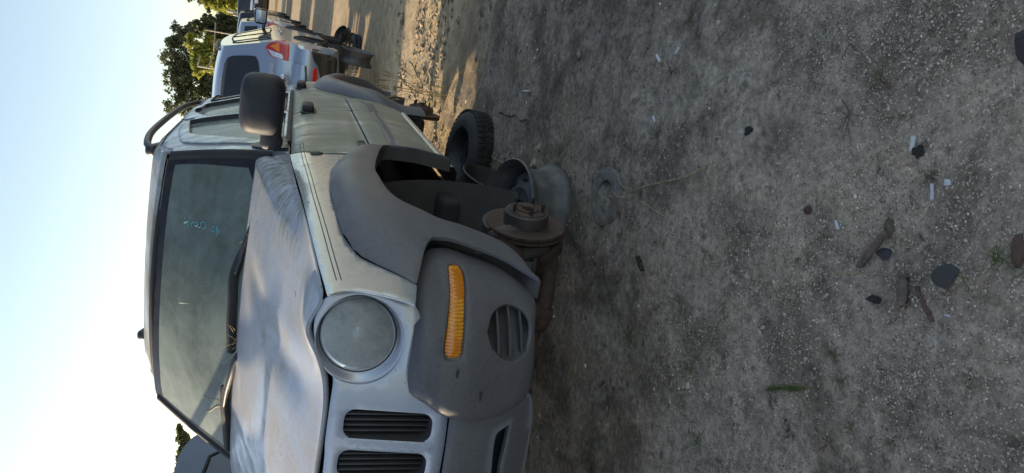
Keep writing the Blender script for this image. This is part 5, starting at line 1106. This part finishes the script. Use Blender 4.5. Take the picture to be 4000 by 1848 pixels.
stick('broken_stick',(-0.011,1.344,0.000),(0.077,1.265,0.000),.0085,'thick brown stick lying across a flat stone',M['wood'],.006,1)
stick('wood_piece',(-0.024,1.213,0.000),(-0.094,1.202,0.000),.0120,'short grey-brown piece of wood beside the red-brown stick',M['wood'],.003,2)
stick('rusty_stick',(-0.048,1.177,0.000),(-0.121,1.129,0.000),.0055,'thin red-brown stick pointing to the bottom left',M['stick'],.004,3)
stick('dark_twig',(0.745,4.049,0.000),(0.637,3.619,0.000),.006,'dark crooked twig on the dirt right of the lying tyre',M['stick'],.02,4)
stick('dark_twig',(-0.039,2.359,0.000),(-0.095,2.327,0.000),.009,'short black twig below the brake disc',M['dark'],.006,5)
stick('fallen_straw',(-0.034,1.420,0.000),(-0.027,1.312,0.000),.0012,'thin pale straw pointing at the flat stone',M['straw'],.004,6)
def golden(pts,label,r=.0022,i=0):
    P=catmull([put(p,.006+.004*(k%2)) for k,p in enumerate(pts)],5);o=tube('golden_straw',P,r*.8,M['oldstraw'],None,5);tag(o,label,'straw')
golden([(0.212,2.470,0.000),(0.233,2.314,0.000),(0.246,2.139,0.000),(0.263,2.032,0.000),(0.289,1.962,0.000)],'long golden straw reaching right from the weathered ring',.0028)
golden([(0.278,2.676,0.000),(0.255,2.576,0.000),(0.225,2.504,0.000)],'short golden straw lying across the weathered ring',.0026)
golden([(0.175,2.390,0.000),(0.146,2.292,0.000),(0.113,2.204,0.000)],'pale straw left of the long golden one')
golden([(0.759,3.040,0.000),(0.675,3.018,0.000),(0.599,3.017,0.000)],'straight thin straw on the dirt beyond the ring',.002)
golden([(0.221,2.603,0.000),(0.193,2.546,0.000),(0.190,2.455,0.000)],'bent straw crossing the rim of the ring',.002)
golden([(0.507,4.013,0.000),(0.473,4.073,0.000),(0.420,3.866,0.000)],'brown straw in front of the lying tyre',.003)
golden([(0.445,1.702,0.000),(0.443,1.651,0.000),(0.444,1.613,0.000)],'pale forked straw on the gravel at right',.0016)
rg_=lathe('brake_disc_ring',[(.070,.002),(.072,.010),(.085,.012),(.112,.013),(.122,.010),(.126,-.004)],plain('dirt_covered_iron',(.16,.148,.13),.95,0,.45,30,.9),None,60)
q=(0.197,2.663,0.000);rg_.location=put(q,-.004);rg_.rotation_euler=(.03,-.02,0);rg_.scale=(1,.97,1);tag(rg_,'dirt-covered metal ring lying flat on the ground','ring')
def weed(p,n,L,label,mat='weed',spread=1,up=.5,seed=1,r=.0012,cat='weed'):
    o=straws('weed',[put(p)],n,L,None,mat,spread,up,r,seed);return tag(o,label,cat)
def spike(a,b,label):
    a=np.array(put(a,.008));b=np.array(put(b,.008));rg=np.random.default_rng(4);V,F=tube_vf([a,(a+b)/2,b],.0014,5)
    for t in np.linspace(.0,.78,170):
        c=b+(a-b)*t;d=rg.normal(0,1,3);d[2]=abs(d[2]);d/=np.linalg.norm(d);l=.016*(1-.4*t)*math.sin(min(1,t*6+.2)*math.pi/2);v,f=tube_vf([c,c+d*l*.6+(b-a)*.03,c+d*l+(b-a)*.08],[.0009,.0007,.0003],3,len(V));V+=v;F+=f
    return tag(mk('foxtail_spike',V,F,M['weed']),label,'weed')
spike((-0.339,1.439,0.000),(-0.383,1.623,0.000),'bright green foxtail seed head lying on the gravel')
weed((-0.353,2.407,-0.000),16,.055,'green grass tuft on the dirt ahead of the bumper',seed=1)
weed((-0.402,2.008,0.000),18,.05,'green weed growing in a dark hollow',seed=2)
weed((-0.501,2.298,0.000),9,.06,'pale green sprig below the tuft ahead of the bumper',seed=3)
weed((-0.626,1.936,0.000),22,.05,'bright green tuft near the left edge of the ground',seed=4)
weed((-0.840,2.631,0.000),20,.05,'green tuft nearest the left bumper end',seed=5)
weed((-0.180,2.085,0.000),14,.05,'sparse yellow-green weed in the middle of the dirt',seed=6)
weed((-0.163,1.837,0.000),8,.06,'thin brownish sprig on the middle gravel','weedb',seed=7)
weed((0.028,0.988,0.000),24,.035,'yellow-green moss tuft near the bottom edge',seed=8)
weed((-0.017,1.056,0.000),10,.03,'small yellow sprig touching the large flat stone',seed=9)
weed((-0.235,1.410,0.000),26,.04,'dark green and brown tuft of dying weed',mat='weedb',seed=10)
weed((-0.307,1.374,0.000),22,.035,'brown dying weed beside the foxtail',mat='weedb',seed=11)
weed((-0.487,1.546,0.000),20,.035,'olive tuft below the foxtail','weedb',seed=12)
weed((-0.470,1.396,0.000),26,.04,'brown leafy tuft at the lower left','weedb',seed=13)
weed((-0.414,1.216,0.000),20,.03,'small brown rosette at the lower left','weedb',seed=14)
weed((-0.413,1.332,0.000),16,.03,'brown rosette above the lower left tufts','weedb',seed=15)
weed((0.648,2.238,0.000),40,.07,'mossy dark patch of low weed by two cigarette butts','weedb',seed=16,up=.2)
weed((0.377,1.408,-0.000),24,.05,'tuft of short dry brown grass at right','weedb',seed=17,up=.3)
weed((0.449,1.308,0.000),22,.06,'rust-brown tuft of dry grass at far right','weedb',seed=18,up=.3)
weed((0.350,1.241,0.000),10,.03,'small green sprig above the white butt',seed=19)
weed((0.204,1.151,0.000),26,.045,'patch of brown-green creeping weed by the long butt','weedb',seed=20,up=.2)
weed((0.820,2.156,0.000),24,.09,'brown-green weed patch at the upper right','weedb',seed=21,up=.3)
weed((0.759,2.096,0.000),20,.06,'rusty small weed next to the upper right patch','weedb',seed=22,up=.3)
weed((0.493,1.538,0.000),18,.04,'dark twiggy weed in a small hole','weedb',seed=23,up=.3)
weed((0.429,2.312,0.000),40,.05,'blackened weed strip near the small cigarette butt','weedb',seed=24,up=.15)
weed((0.047,2.505,0.000),16,.05,'thin dead grass below the ring','weedb',seed=25,up=.2)
for i_,(a_,b_) in enumerate(((2850,1560),(2980,1250),(3120,1010),(3350,1560),(3560,1600),(2760,980))): weed([(-0.451,1.780,0.000),(-0.189,1.659,0.000),(-0.003,1.536,0.000),(-0.337,1.307,0.000),(-0.324,1.159,0.000),(-0.000,1.948,0.000)][i_],12,.028,['faint olive sprout left of the foxtail','brown sprout on grey gravel mid left','dark sprout near the centre of the gravel','dry sprout right of the foxtail','faint sprout at the bottom left gravel','low dead sprout above the red leaf'][i_],'weedb',seed=40+i_,up=.3)
# seed-head grass catching the sun
def seedgrass():
    rg=np.random.default_rng(5);V=[];F=[];base=np.array(put((1.068,5.401,0.000)))
    tips=[(1.383,5.600,0.366),(1.306,5.500,0.376),(1.251,5.500,0.347),(1.154,5.400,0.495),(1.185,5.400,0.482),(1.053,5.300,0.534),(1.034,5.300,0.510),(0.959,5.250,0.466),(0.941,5.200,0.437),(1.154,5.400,0.362),(1.307,5.500,0.270),(1.235,5.400,0.248),(1.083,5.300,0.330),(1.222,5.300,0.202),(1.110,5.400,0.525),(1.051,5.300,0.415)]
    for t in tips:
        t=np.array(t);b=base+rg.normal(0,.05,3)*[1,1,.1];m_=(b+t)/2+[0,0,.06];P=catmull([b,m_,t],8);v,f=tube_vf(P,np.linspace(.0025,.001,len(P)),4,len(V));V+=v;F+=f
        d=P[-1]-P[-4];d/=np.linalg.norm(d)
        for s_ in np.linspace(0,.07,22):
            e=rg.normal(0,1,3);e/=np.linalg.norm(e);c=t-d*s_;v,f=tube_vf([c,c+e*.006+d*.004,c+e*.009+d*.014],[.001,.004,.0006],4,len(V));V+=v;F+=f
    return tag(mk('seed_grass',V,F,M['straw']),'dry grass with sunlit seed heads growing by the rear of the silver SUV','grass',kind='stuff')
seedgrass()
# short dry grass in the sunny strip
def strip_grass():
    rg=np.random.default_rng(6);V=[];F=[]
    for i in range(1500):
        x=rg.uniform(.5,3.2);y=rg.uniform(4.9,7.0)-.3*(x-1);
        if fbm(x*2,y*4,3,33)<.47: continue
        b=np.array(put((x,y)));a=rg.uniform(0,6.28);l=rg.uniform(.02,.07);d=np.array([math.cos(a),math.sin(a),rg.uniform(.1,.7)])*l;v,f=tube_vf([b,b+d*.6+[0,0,.004],b+d],[.0022,.0017,.0006],3,len(V));V+=v;F+=f
    tag(mk('dry_grass',V,F,M['straw']),'short dead grass lying in the sunlit strip of dirt','grass',kind='stuff')
strip_grass()
